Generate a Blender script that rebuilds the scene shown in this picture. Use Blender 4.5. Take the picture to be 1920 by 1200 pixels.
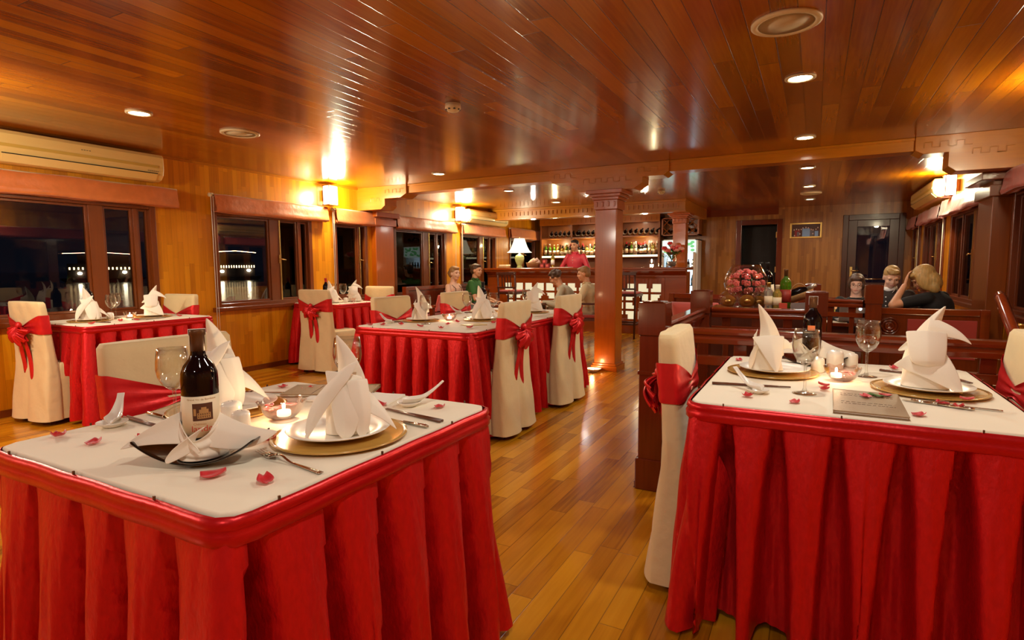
import bpy, bmesh, math, random
from mathutils import Vector, Matrix

for _o in list(bpy.data.objects):
    bpy.data.objects.remove(_o, do_unlink=True)
SC = bpy.context.scene
COL = SC.collection
R = math.radians
random.seed(7)

# ---------------------------------------------------------------- camera
RT = Vector((0.88360548, 0.46819396, -0.00598083))
UP = Vector((-0.03836731, 0.08512767, 0.99563107))
FW = Vector((-0.46665758, 0.8795156, -0.09318262))
cam_d = bpy.data.cameras.new('camera')
cam_d.sensor_width = 36.0
cam_d.lens = 1067.4 / 1920 * 36
cam_d.clip_start = 0.05
cam_d.clip_end = 500
cam = bpy.data.objects.new('camera', cam_d)
COL.objects.link(cam)
cam.matrix_world = Matrix(((RT.x, UP.x, -FW.x, 0), (RT.y, UP.y, -FW.y, 0), (RT.z, UP.z, -FW.z, 1.19), (0, 0, 0, 1)))
SC.camera = cam

# ---------------------------------------------------------------- view, world, lights
SC.view_settings.view_transform = 'Standard'
SC.view_settings.look = 'None'
SC.view_settings.gamma = 1.0
SC.view_settings.use_curve_mapping = False
SC.view_settings.exposure = 0.53
SC.cycles.max_bounces = 10
SC.cycles.diffuse_bounces = 5
SC.cycles.transparent_max_bounces = 12
SC.cycles.sample_clamp_indirect = 6.0
SC.cycles.caustics_reflective = False
SC.cycles.caustics_refractive = False
world = bpy.data.worlds.new('world')
SC.world = world
world.use_nodes = True
world.node_tree.nodes['Background'].inputs[0].default_value = (0.012, 0.014, 0.025, 1)
world.node_tree.nodes['Background'].inputs[1].default_value = 0.15

WARM = (1.0, 0.94, 0.80)


def lamp(name, kind, loc, energy, color=WARM, size=0.05, aim=None, spot=None, blend=0.6):
    l = bpy.data.lights.new(name, kind)
    l.energy = energy
    l.color = color
    if kind == 'AREA':
        l.shape = 'DISK'
        l.size = size
    else:
        l.shadow_soft_size = size
    if kind == 'SPOT':
        l.spot_size = R(spot or 120)
        l.spot_blend = blend
    o = bpy.data.objects.new(name, l)
    COL.objects.link(o)
    o.location = loc
    if aim is not None:
        o.rotation_euler = (Vector(aim) - Vector(loc)).to_track_quat('-Z', 'Y').to_euler()
    return o


CZ = 2.30
DOWN = [(-0.12, y) for y in (-1.4, 0.35, 2.1, 3.9, 5.7, 7.45, 9.2, 11.0)] + [(-4.15, y) for y in (-1.4, 0.6, 2.45)] + [(-4.0, y) for y in (5.7, 7.46, 9.2)]
DOWN_SEEN = [(-0.12, y) for y in (2.1, 3.9, 5.7, 7.45, 9.2, 11.0)] + [(-4.3, 2.45)] + [(-4.0, y) for y in (5.7, 7.46, 9.2)]
E_DOWN = 27
for i, (x, y) in enumerate(DOWN):
    if x < -4.1 and y > 2.4:
        x = -4.3
    lamp('downlight_beam', 'SPOT', (x, y, 2.262), E_DOWN if y < 8 else E_DOWN * 0.6, size=0.045, aim=(x, y, 0), spot=168, blend=0.5)
# wall lanterns, plus unseen fill lights added off frame
LANTERNS = [(-5.64, 5.58), (-5.64, 8.68), (1.40, 8.65)]
for x, y in LANTERNS:
    lamp('lantern_and_fill_glow', 'POINT', (x + (0.16 if x < 0 else -0.16), y, 2.12), 40, (1, .88, .58), size=0.06)
lamp('lantern_and_fill_glow', 'POINT', (-4.6, 1.15, 1.95), 44, (1, .90, .66), size=0.06)  # added fill light, no lantern here; brightens the left air conditioner
lamp('lantern_and_fill_glow', 'POINT', (1.30, 4.55, 2.12), 26, (1, .88, .58), size=0.06)
lamp('lantern_and_fill_glow', 'POINT', (-4.4, -1.5, 1.95), 46, (1, .93, .78), size=0.1)  # added unseen fill behind the camera, raking across the skirt folds
lamp('table_lamp_glow', 'POINT', (-5.12, 9.95, 1.56), 9, (1, .75, .42), size=0.06)

# ---------------------------------------------------------------- object helpers


def put(o, parent=None, label=None, cat=None, group=None, kind=None):
    if o.name not in COL.objects:
        COL.objects.link(o)
    if parent is not None:
        o.parent = parent
    if label:
        o['label'] = label
    if cat:
        o['category'] = cat
    if group:
        o['group'] = group
    if kind:
        o['kind'] = kind
    return o


def thing(name, label, cat, loc=(0, 0, 0), rz=0.0, group=None, kind=None):
    o = bpy.data.objects.new(name, None)
    o.empty_display_size = 0.1
    put(o, None, label, cat, group, kind)
    o.location = loc
    o.rotation_euler = (0, 0, rz)
    return o


def copy_tree(o, parent=None):
    c = o.copy()
    COL.objects.link(c)
    if parent is not None:
        c.parent = parent
    for ch in list(o.children):
        copy_tree(ch, c)
    return c


def dup(o, loc, rz=0.0, label=None, group=None, sc=None):
    c = copy_tree(o)
    c.location = loc
    c.rotation_euler = (0, 0, rz)
    if sc:
        c.scale = (sc, sc, sc)
    if label:
        c['label'] = label
    if group:
        c['group'] = group
    elif 'group' in c:
        del c['group']
    return c


def flat(bm):
    return bm


class MB:
    """collects faces; .m is the current material slot"""

    def __init__(s):
        s.v, s.f, s.mi, s.sm = [], [], [], []
        s.m = 0
        s.smooth = False
        s.M = Matrix.Identity(4)

    def add(s, verts, faces):
        b = len(s.v)
        s.v += [tuple(s.M @ Vector(p)) for p in verts]
        for f in faces:
            s.f.append([b + i for i in f])
            s.mi.append(s.m)
            s.sm.append(s.smooth)

    def box(s, a, b):
        (x0, y0, z0), (x1, y1, z1) = a, b
        x0, x1 = min(x0, x1), max(x0, x1)
        y0, y1 = min(y0, y1), max(y0, y1)
        z0, z1 = min(z0, z1), max(z0, z1)
        s.add([(x0, y0, z0), (x1, y0, z0), (x1, y1, z0), (x0, y1, z0), (x0, y0, z1), (x1, y0, z1), (x1, y1, z1), (x0, y1, z1)],
              [(0, 3, 2, 1), (4, 5, 6, 7), (0, 1, 5, 4), (1, 2, 6, 5), (2, 3, 7, 6), (3, 0, 4, 7)])

    def grid(s, fn, nu, nv, cu=False, cv=False):
        uu = nu if cu else nu + 1
        vv = nv if cv else nv + 1
        vs = [fn(i / nu, j / nv) for j in range(vv) for i in range(uu)]
        fs = []
        for j in range(nv):
            for i in range(nu):
                a, b = i, (i + 1) % uu
                c, d = j, (j + 1) % vv
                fs.append((c * uu + a, c * uu + b, d * uu + b, d * uu + a))
        sm, s.smooth = s.smooth, True
        s.add(vs, fs)
        s.smooth = sm

    def lathe(s, prof, n=24, c=(0, 0, 0), smooth=True):
        vs, fs = [], []
        for r, z in prof:
            for i in range(n):
                a = 2 * math.pi * i / n
                vs.append((c[0] + r * math.cos(a), c[1] + r * math.sin(a), c[2] + z))
        for j in range(len(prof) - 1):
            for i in range(n):
                k = (i + 1) % n
                fs.append((j * n + i, j * n + k, (j + 1) * n + k, (j + 1) * n + i))
        sm, s.smooth = s.smooth, smooth
        s.add(vs, fs)
        if prof[0][0] > 1e-5:
            s.smooth = False
            s.add(vs[:n], [tuple(range(n - 1, -1, -1))])
        if prof[-1][0] > 1e-5:
            s.smooth = False
            s.add(vs[-n:], [tuple(range(n))])
        s.smooth = sm

    def tube(s, pts, r, n=8, caps=True, flatten=1.0):
        pts = [Vector(p) for p in pts]
        rs = r if isinstance(r, (list, tuple)) else [r] * len(pts)
        vs, fs = [], []
        ref = None
        for k, p in enumerate(pts):
            t = (pts[min(k + 1, len(pts) - 1)] - pts[max(k - 1, 0)])
            t = t.normalized() if t.length > 1e-9 else Vector((0, 0, 1))
            if ref is None:
                ref = Vector((0, 0, 1)) if abs(t.z) < 0.9 else Vector((1, 0, 0))
            u = (ref - t * ref.dot(t)).normalized()
            w = t.cross(u)
            ref = u
            for i in range(n):
                a = 2 * math.pi * i / n
                vs.append(tuple(p + (w * math.cos(a) + u * math.sin(a) * flatten) * rs[k]))
        for j in range(len(pts) - 1):
            for i in range(n):
                k = (i + 1) % n
                fs.append((j * n + i, j * n + k, (j + 1) * n + k, (j + 1) * n + i))
        if caps:
            fs.append(tuple(range(n - 1, -1, -1)))
            fs.append(tuple((len(pts) - 1) * n + i for i in range(n)))
        sm, s.smooth = s.smooth, n > 5
        s.add(vs, fs)
        s.smooth = sm

    def prism(s, poly, h0, h1, axis='y'):
        """poly of 2D points; extruded along axis between h0, h1"""
        def P(a, b, h):
            return {'y': (a, h, b), 'x': (h, a, b), 'z': (a, b, h)}[axis]
        n = len(poly)
        vs = [P(a, b, h0) for a, b in poly] + [P(a, b, h1) for a, b in poly]
        fs = [tuple(range(n)), tuple(range(2 * n - 1, n - 1, -1))]
        for i in range(n):
            k = (i + 1) % n
            fs.append((i, i + n, k + n, k))
        s.add(vs, fs)

    def ell(s, c, r, n=14, m=10, rot=None):
        c = Vector(c)
        vs, fs = [], []
        for j in range(m + 1):
            ph = math.pi * j / m
            for i in range(n):
                a = 2 * math.pi * i / n
                d = Vector((r[0] * math.sin(ph) * math.cos(a), r[1] * math.sin(ph) * math.sin(a), -r[2] * math.cos(ph)))
                if rot is not None:
                    d = rot @ d
                vs.append(tuple(c + d))
        for j in range(m):
            for i in range(n):
                k = (i + 1) % n
                fs.append((j * n + i, j * n + k, (j + 1) * n + k, (j + 1) * n + i))
        sm, s.smooth = s.smooth, True
        s.add(vs, fs)
        s.smooth = sm

    def mesh(s, me):
        b = len(s.v)
        s.v += [tuple(s.M @ v.co) for v in me.vertices]
        for p in me.polygons:
            s.f.append([b + i for i in p.vertices])
            s.mi.append(s.m)
            s.sm.append(False)

    def build(s, name, mats, parent=None, label=None, cat=None, group=None, kind=None, loc=None, rz=None,
              bevel=None, solid=None, sub=None, fix=True, remesh=None, smoothmod=None):
        me = bpy.data.meshes.new(name)
        me.from_pydata(s.v, [], s.f)
        for m in (mats if isinstance(mats, (list, tuple)) else [mats]):
            me.materials.append(m)
        me.polygons.foreach_set('material_index', s.mi)
        me.polygons.foreach_set('use_smooth', s.sm)
        me.update()
        if fix:
            bm = bmesh.new()
            bm.from_mesh(me)
            bmesh.ops.remove_doubles(bm, verts=bm.verts, dist=1e-5)
            bmesh.ops.recalc_face_normals(bm, faces=bm.faces)
            bm.to_mesh(me)
            bm.free()
        o = bpy.data.objects.new(name, me)
        put(o, parent, label, cat, group, kind)
        if loc is not None:
            o.location = loc
        if rz is not None:
            o.rotation_euler = (0, 0, rz)
        if remesh:
            d = o.modifiers.new('remesh', 'REMESH')
            d.mode = 'VOXEL'
            d.voxel_size = remesh
            d.use_smooth_shade = True
            d = o.modifiers.new('soft', 'SMOOTH')
            d.factor = 0.5
            d.iterations = smoothmod or 4
        if bevel:
            d = o.modifiers.new('bevel', 'BEVEL')
            d.width = bevel
            d.segments = 2
            d.limit_method = 'ANGLE'
        if solid:
            d = o.modifiers.new('solid', 'SOLIDIFY')
            d.thickness = solid
            d.offset = 0
        if sub:
            d = o.modifiers.new('sub', 'SUBSURF')
            d.levels = sub
            d.render_levels = sub
        return o


def text_mesh(body, size, extrude=0.0004, align='CENTER'):
    cu = bpy.data.curves.new('text', 'FONT')
    cu.body = body
    cu.size = size
    cu.extrude = extrude
    cu.align_x = align
    cu.align_y = 'CENTER'
    cu.resolution_u = 3
    o = bpy.data.objects.new('text', cu)
    COL.objects.link(o)
    dg = bpy.context.evaluated_depsgraph_get()
    me = bpy.data.meshes.new_from_object(o.evaluated_get(dg))
    bpy.data.objects.remove(o)
    return me


# ---------------------------------------------------------------- materials
def srgb(r, g, b):
    f = lambda c: ((c / 255) / 12.92 if c / 255 <= 0.04045 else ((c / 255 + 0.055) / 1.055) ** 2.4)
    return (f(r), f(g), f(b), 1)


def base_mat(name):
    m = bpy.data.materials.new(name)
    m.use_nodes = True
    return m, m.node_tree, m.node_tree.nodes['Principled BSDF']


def plain(name, col, rough=0.5, metal=0.0, spec=0.5, coat=0.0, trans=0.0, ior=1.45, emit=None, es=0.0, sheen=0.0,
          bump=0.0, bscale=40.0, vary=0.0, stretch=(1, 1, 1), bdist=0.004, sss=0.0):
    m, nt, b = base_mat(name)
    c = col if len(col) == 4 else (*col, 1)
    b.inputs['Base Color'].default_value = c
    b.inputs['Roughness'].default_value = rough
    b.inputs['Metallic'].default_value = metal
    b.inputs['Specular IOR Level'].default_value = spec
    b.inputs['Coat Weight'].default_value = coat
    b.inputs['Coat Roughness'].default_value = 0.08
    b.inputs['Transmission Weight'].default_value = trans
    b.inputs['IOR'].default_value = ior
    b.inputs['Sheen Weight'].default_value = sheen
    if sss:
        b.inputs['Subsurface Weight'].default_value = sss
        b.inputs['Subsurface Radius'].default_value = (0.01, 0.005, 0.003)
    if emit:
        b.inputs['Emission Color'].default_value = (*emit[:3], 1)
        b.inputs['Emission Strength'].default_value = es
    tc = nt.nodes.new('ShaderNodeTexCoord')
    mp = nt.nodes.new('ShaderNodeMapping')
    mp.inputs['Scale'].default_value = stretch
    nt.links.new(tc.outputs['Object'], mp.inputs[0])
    nz = nt.nodes.new('ShaderNodeTexNoise')
    nz.inputs['Scale'].default_value = bscale
    nz.inputs['Detail'].default_value = 4
    nt.links.new(mp.outputs[0], nz.inputs['Vector'])
    if bump:
        bp = nt.nodes.new('ShaderNodeBump')
        bp.inputs['Strength'].default_value = bump
        bp.inputs['Distance'].default_value = bdist
        nt.links.new(nz.outputs[0], bp.inputs['Height'])
        nt.links.new(bp.outputs[0], b.inputs['Normal'])
    if vary:
        mx = nt.nodes.new('ShaderNodeMix')
        mx.data_type = 'RGBA'
        mx.inputs['A'].default_value = tuple(v * (1 - vary) for v in c[:3]) + (1,)
        mx.inputs['B'].default_value = tuple(min(1, v * (1 + vary)) for v in c[:3]) + (1,)
        nt.links.new(nz.outputs[0], mx.inputs['Factor'])
        nt.links.new(mx.outputs['Result'], b.inputs['Base Color'])
    return m


def emission(name, col, strength):
    m = bpy.data.materials.new(name)
    m.use_nodes = True
    nt = m.node_tree
    nt.nodes.clear()
    e = nt.nodes.new('ShaderNodeEmission')
    e.inputs[0].default_value = (*col[:3], 1)
    e.inputs[1].default_value = strength
    o = nt.nodes.new('ShaderNodeOutputMaterial')
    nt.links.new(e.outputs[0], o.inputs[0])
    return m


def wood(name, cols, across=None, along='Y', w=0.1, L=1.2, rough=0.3, coat=0.3, seam=0.035, grain=1.0, gscale=1.0, seamdark=0.25, coatr=0.1, bump=0.25, contrast=1.0):
    """boards laid along one axis; each board gets its own tone from cols (dark..light)"""
    m, nt, b = base_mat(name)
    N, Lk = nt.nodes.new, nt.links.new
    tc = N('ShaderNodeTexCoord')
    sp = N('ShaderNodeSeparateXYZ')
    Lk(tc.outputs['Object'], sp.inputs[0])

    def M(op, a, bb=None, c=None):
        n = N('ShaderNodeMath')
        n.operation = op
        for i, v in enumerate((a, bb, c)):
            if v is None:
                continue
            if isinstance(v, (int, float)):
                n.inputs[i].default_value = v
            else:
                Lk(v, n.inputs[i])
        return n.outputs[0]
    ramp = N('ShaderNodeValToRGB')
    e = ramp.color_ramp.elements
    e[0].color, e[1].color = cols[0], cols[-1]
    for k, c in enumerate(cols[1:-1]):
        q = e.new((k + 1) / (len(cols) - 1))
        q.color = c
    gm = N('ShaderNodeMapping')
    st = {'X': (0.05, 1, 1), 'Y': (1, 0.05, 1), 'Z': (1, 1, 0.05)}[along]
    gm.inputs['Scale'].default_value = [v * 55 * gscale for v in st]
    gn = N('ShaderNodeTexNoise')
    gn.noise_dimensions = '4D'
    gn.inputs['Scale'].default_value = 1
    gn.inputs['Detail'].default_value = 5
    gn.inputs['Distortion'].default_value = 0.6
    Lk(tc.outputs['Object'], gm.inputs[0])
    Lk(gm.outputs[0], gn.inputs['Vector'])
    bn = N('ShaderNodeTexNoise')
    bn.inputs['Scale'].default_value = 1.3
    Lk(tc.outputs['Object'], bn.inputs['Vector'])
    if across:
        A = M('DIVIDE', sp.outputs[across], w)
        ia = M('FLOOR', A)
        fa = M('FRACT', A)
        wn = N('ShaderNodeTexWhiteNoise')
        wn.noise_dimensions = '1D'
        Lk(ia, wn.inputs['W'])
        B = M('ADD', M('DIVIDE', sp.outputs[along], L), M('MULTIPLY', wn.outputs['Value'], 13.7))
        ib = M('FLOOR', B)
        fb = M('FRACT', B)
        cv = N('ShaderNodeCombineXYZ')
        Lk(ia, cv.inputs[0])
        Lk(ib, cv.inputs[1])
        w2 = N('ShaderNodeTexWhiteNoise')
        w2.noise_dimensions = '2D'
        Lk(cv.outputs[0], w2.inputs['Vector'])
        Lk(M('MULTIPLY', w2.outputs['Value'], 20.0), gn.inputs['W'])
        tone = M('MULTIPLY', w2.outputs['Value'], 0.75 * contrast)
        fac = M('ADD', M('ADD', tone, 0.12 + 0.37 * (1 - contrast)), M('MULTIPLY', M('SUBTRACT', gn.outputs[0], 0.5), 0.7 * grain))
        Lk(fac, ramp.inputs[0])
        ea = M('MINIMUM', fa, M('SUBTRACT', 1.0, fa))
        eb = M('MULTIPLY', M('MINIMUM', fb, M('SUBTRACT', 1.0, fb)), L / w)
        ed = M('MINIMUM', ea, eb)
        sm = N('ShaderNodeMapRange')
        sm.interpolation_type = 'SMOOTHSTEP'
        sm.inputs['From Min'].default_value = seam * 0.3
        sm.inputs['From Max'].default_value = seam
        sm.inputs['To Min'].default_value = seamdark
        sm.inputs['To Max'].default_value = 1.0
        Lk(ed, sm.inputs[0])
        mx = N('ShaderNodeMix')
        mx.data_type = 'RGBA'
        mx.blend_type = 'MULTIPLY'
        mx.inputs['Factor'].default_value = 1
        Lk(ramp.outputs[0], mx.inputs['A'])
        cc = N('ShaderNodeCombineColor')
        for i in range(3):
            Lk(sm.outputs[0], cc.inputs[i])
        Lk(cc.outputs[0], mx.inputs['B'])
        Lk(mx.outputs['Result'], b.inputs['Base Color'])
        bp = N('ShaderNodeBump')
        bp.inputs['Strength'].default_value = bump
        bp.inputs['Distance'].default_value = 0.002
        Lk(sm.outputs[0], bp.inputs['Height'])
        Lk(bp.outputs[0], b.inputs['Normal'])
    else:
        Lk(M('ADD', M('MULTIPLY', gn.outputs[0], 0.8 * grain), M('MULTIPLY', bn.outputs[0], 0.35)), ramp.inputs[0])
        Lk(ramp.outputs[0], b.inputs['Base Color'])
    b.inputs['Roughness'].default_value = rough
    b.inputs['Coat Weight'].default_value = coat
    b.inputs['Coat Roughness'].default_value = coatr
    return m


def C4(*cs):
    return [(*c, 1) for c in cs]


W_CEIL = wood('ceiling boards', C4((.14, .026, .0), (.29, .074, .0), (.40, .125, .001), (.50, .175, .002)), 'X', 'Y', .108, 2.3, rough=.20, coat=.35, seam=.03, coatr=.12, contrast=.9, bump=.45)
W_FLOOR = wood('floor boards', C4((.20, .055, .002), (.52, .19, .006), (.66, .27, .010), (.76, .35, .018)), 'X', 'Y', .085, .85, rough=.26, coat=.3, seam=.03, coatr=.12, contrast=.85, seamdark=.45)
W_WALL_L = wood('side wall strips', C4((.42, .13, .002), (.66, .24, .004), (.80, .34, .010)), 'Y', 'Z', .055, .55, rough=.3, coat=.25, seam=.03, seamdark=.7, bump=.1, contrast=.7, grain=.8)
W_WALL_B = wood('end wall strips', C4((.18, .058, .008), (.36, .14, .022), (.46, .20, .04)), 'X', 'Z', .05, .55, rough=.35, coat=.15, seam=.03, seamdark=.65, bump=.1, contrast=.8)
W_BEAM = wood('golden beam wood', C4((.34, .10, .003), (.50, .18, .005), (.60, .25, .008)), None, 'X', rough=.3, coat=.3, grain=.7)
W_COL = wood('column wood', C4((.26, .046, .002), (.42, .092, .003), (.52, .14, .004)), None, 'Z', rough=.3, coat=.4, grain=.6)
W_MAH = wood('mahogany', C4((.07, .009, .002), (.14, .020, .004), (.19, .034, .006)), None, 'Z', rough=.22, coat=.6, grain=.6)
W_MAHX = wood('mahogany rail', C4((.09, .011, .003), (.19, .027, .005), (.27, .045, .008)), None, 'X', rough=.18, coat=.8, grain=.6)
W_MAHY = wood('mahogany rail lengthwise', C4((.12, .016, .004), (.24, .036, .008), (.33, .06, .012)), None, 'Y', rough=.18, coat=.8, grain=.6)
W_FRAME = wood('window frame wood', C4((.10, .020, .003), (.18, .040, .005), (.25, .062, .008)), None, 'Z', rough=.3, coat=.4, grain=.6)
W_FRAMER = wood('dark window frame wood', C4((.07, .012, .003), (.13, .024, .005), (.18, .038, .007)), None, 'Z', rough=.3, coat=.4, grain=.6)
W_DARK = wood('dark wood', C4((.035, .006, .002), (.07, .012, .003), (.10, .018, .004)), None, 'Z', rough=.35, coat=.1, grain=.6)
W_BAR = wood('bar wood', C4((.16, .022, .001), (.26, .042, .002), (.33, .06, .003)), None, 'X', rough=.25, coat=.5, grain=.6)
W_SHELF = wood('shelf wood', C4((.22, .06, .010), (.36, .11, .018), (.45, .15, .03)), None, 'X', rough=.35, coat=.2, grain=.6)
M_BLACK = plain('night black', (.004, .003, .003), .4)
M_RED = plain('red satin', (.68, .011, .014), .42, metal=.5, spec=.6, bump=.6, bscale=85, vary=.2, stretch=(1, 1, .45), bdist=.004)
M_REDB = plain('red satin trim', (.60, .008, .012), .32, metal=.5, spec=.6, bump=.2, bscale=50, vary=.1)
M_SASH = plain('red sash satin', (.74, .022, .026), .36, metal=.4, spec=.6, bump=.35, bscale=45, vary=.15, stretch=(1, 1, .5))
M_COVER = plain('cream chair cover', (.78, .62, .34), .75, bump=.35, bscale=16, vary=.05, sheen=.2, bdist=.01)
M_CLOTH = plain('cream tablecloth', (.87, .79, .63), .7, bump=.06, bscale=12, vary=.02)
M_NAP = plain('white napkin linen', (.90, .83, .70), .75, bump=.18, bscale=30, sheen=.2, sss=.0)
M_BLIND = plain('copper satin blind', (.60, .17, .035), .42, bump=.5, bscale=14, vary=.2, sheen=.3, bdist=.01)
M_BLIND_DIM = plain('dimmed copper satin blind', (.46, .05, .030), .42, bump=.5, bscale=14, vary=.2, sheen=.3, bdist=.01)  # same copper satin; dimmer light on the right wall put into this colour
M_PORC = plain('white porcelain', (.86, .81, .72), .28, coat=.15, bump=0)
M_GOLD = wood('lacquered gold charger', C4((.42, .22, .04), (.62, .36, .08), (.72, .46, .12)), None, 'X', rough=.22, coat=.6, grain=.5)
M_STEEL = plain('polished steel', (.62, .55, .45), .14, metal=1.0)
M_BRASS = plain('brass', (.75, .52, .2), .25, metal=1.0)
M_GLASS = plain('clear glass', (1, 1, 1), .0, trans=1.0, ior=1.45)
M_PINKGL = plain('pinkish cut glass', (1, .86, .84), .02, trans=1.0, ior=1.45)
M_BOTTLE = plain('dark wine bottle glass', (.004, .002, .003), .04, spec=.4, coat=.1)
M_GREENB = plain('green bottle glass', (.10, .26, .01), .06, trans=.55, ior=1.3, coat=.4)
M_AMBER = plain('amber liquor glass', (.75, .32, .04), .05, trans=.7, ior=1.3)
M_YELLOWB = plain('yellow liquor glass', (.8, .62, .14), .05, trans=.7, ior=1.3)
M_CLEARB = plain('clear liquor glass', (.9, .9, .8), .05, trans=.8, ior=1.3)
M_LABEL = plain('cream paper label', (.82, .70, .48), .6)
M_WHITEP = plain('white paper', (.85, .8, .72), .6)
M_CAPS = plain('brown foil capsule', (.13, .055, .02), .35, metal=.4)
M_CAPR = plain('red foil capsule', (.5, .02, .03), .35, metal=.3)
M_GOLDF = plain('gold foil', (.75, .5, .15), .3, metal=1.0)
M_INKR = plain('red printing', (.55, .06, .03), .6)
M_INKB = plain('brown printing', (.10, .035, .015), .6)
M_INKT = plain('tan printing', (.5, .28, .10), .6)
M_INKO = plain('olive printing', (.35, .27, .08), .6)
M_PETAL = plain('red rose petal', (.62, .012, .02), .45, sheen=.4, bump=.15, bscale=60, vary=.2)
M_ROSE = plain('pink rose', (.80, .13, .12), .5, sheen=.4, vary=.2, bscale=60)
M_LEAF = plain('green leaf', (.08, .17, .03), .5, vary=.3, bscale=50)
M_BLKDISH = plain('black glazed dish', (.008, .006, .004), .07, coat=.6, bump=.05, bscale=20)
M_AC = plain('ivory plastic', (.78, .56, .20), .35, coat=.15)
M_ACD = plain('dark vent slot', (.01, .01, .01), .5)
M_SPK = plain('pale speaker grille', (.62, .52, .33), .6, bump=.3, bscale=900, bdist=.001)
M_PLAST = plain('cream plastic', (.72, .62, .40), .45)
M_MENU = plain('tan leather menu cover', (.30, .185, .085), .5, bump=.5, bscale=260, vary=.15, bdist=.002)
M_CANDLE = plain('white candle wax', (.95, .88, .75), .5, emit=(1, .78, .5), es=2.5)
M_FLAME = emission('candle flame', (1, .72, .35), 60)
M_LIGHT = emission('downlight lens', (1, .86, .62), 22)
M_LIGHTC = emission('cool downlight lens', (.65, 1, .95), 8)
M_LANT = emission('lantern paper', (1, .86, .58), 8)
M_SHADE = emission('lit lamp shade', (1, .84, .55), 1.5)
M_PANEL = emission('backlit cream panel', (1, .84, .52), .62)
M_STRIP = emission('shelf light strip', (1, .86, .5), 1.6)
M_SKIN = plain('skin', (.62, .30, .16), .5, sss=.05, bump=.05, bscale=60)
M_SKIN2 = plain('pale skin', (.72, .42, .28), .5, bump=.05, bscale=60)
M_HAIRB = plain('brown hair', (.07, .03, .012), .5, bump=.7, bscale=90, vary=.4, stretch=(1, 1, .15))
M_HAIRL = plain('light brown hair', (.30, .15, .05), .5, bump=.7, bscale=90, vary=.4, stretch=(1, 1, .15))
M_HAIRY = plain('blond hair', (.42, .25, .08), .5, bump=.8, bscale=80, vary=.45, stretch=(1, 1, .12))
M_HAIRK = plain('black hair', (.012, .008, .006), .45, bump=.6, bscale=90, vary=.3)
M_GREENC = plain('green polo cotton', (.035, .13, .022), .8, bump=.2, bscale=30)
M_BROWNC = plain('brown cotton', (.05, .02, .012), .8, bump=.2, bscale=30)
M_DKC = plain('dark brown polo cotton', (.030, .016, .010), .8, bump=.2, bscale=30)
M_BLKC = plain('black cotton', (.008, .006, .006), .8, bump=.2, bscale=30)
M_GREYC = plain('light khaki cotton', (.42, .36, .24), .8, bump=.3, bscale=25)
M_CREAMC = plain('cream shirt cotton', (.60, .46, .26), .8, bump=.3, bscale=25)
M_REDC = plain('red silk tunic', (.55, .03, .05), .5, bump=.2, bscale=30)
M_JEAN = plain('grey trousers', (.10, .09, .08), .85, bump=.2, bscale=40)
M_KHAKI = plain('khaki trousers', (.40, .30, .18), .85, bump=.2, bscale=40)
M_SILV = plain('silver laptop aluminium', (.45, .42, .38), .35, metal=.7)
M_EYE = plain('dark eye', (.02, .01, .008), .2)
M_LIP = plain('lips', (.45, .13, .10), .5)
M_CUSH = plain('pink cushion fabric', (.60, .11, .09), .7, bump=.2, bscale=40, sheen=.3)
M_REDCU = plain('red upholstery', (.30, .025, .015), .7, bump=.2, bscale=40, sheen=.2)
M_WICK = plain('wicker', (.35, .19, .07), .7, bump=.9, bscale=120, vary=.4)
M_JADE = plain('jade ceramic', (.42, .46, .16), .15, coat=.5, vary=.25, bscale=12)
M_GREYP = plain('grey placemat', (.20, .17, .17), .4)
M_MIRB = plain('hanging bead chain', (.75, .68, .55), .35)

M_PANE, nt, b = base_mat('window pane glass')
nt.nodes.clear()
_o = nt.nodes.new('ShaderNodeOutputMaterial')
_g = nt.nodes.new('ShaderNodeBsdfGlossy')
_g.inputs['Roughness'].default_value = 0.01
_t = nt.nodes.new('ShaderNodeBsdfTransparent')
_f = nt.nodes.new('ShaderNodeFresnel')
_f.inputs[0].default_value = 1.55
_m = nt.nodes.new('ShaderNodeMixShader')
nt.links.new(_f.outputs[0], _m.inputs[0])
nt.links.new(_t.outputs[0], _m.inputs[1])
nt.links.new(_g.outputs[0], _m.inputs[2])
nt.links.new(_m.outputs[0], _o.inputs[0])



def thin_glass(name, tint, gain=1.0, rough=.015):
    m = bpy.data.materials.new(name)
    m.use_nodes = True
    nt = m.node_tree
    nt.nodes.clear()
    N, Lk = nt.nodes.new, nt.links.new
    o, g, t, f, mx = N('ShaderNodeOutputMaterial'), N('ShaderNodeBsdfGlossy'), N('ShaderNodeBsdfTransparent'), N('ShaderNodeLayerWeight'), N('ShaderNodeMixShader')
    g.inputs['Roughness'].default_value = rough
    t.inputs[0].default_value = (*tint, 1)
    f.inputs[0].default_value = .36 * gain
    mm = N('ShaderNodeMath')
    mm.operation = 'MULTIPLY_ADD'
    mm.inputs[1].default_value = 1.0
    mm.inputs[2].default_value = .09 * gain
    Lk(f.outputs['Facing'], mm.inputs[0])
    pw = N('ShaderNodeMath')
    pw.operation = 'POWER'
    pw.inputs[1].default_value = 1.6
    Lk(mm.outputs[0], pw.inputs[0])
    Lk(pw.outputs[0], mx.inputs[0])
    Lk(t.outputs[0], mx.inputs[1])
    Lk(g.outputs[0], mx.inputs[2])
    Lk(mx.outputs[0], o.inputs[0])
    return m


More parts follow.
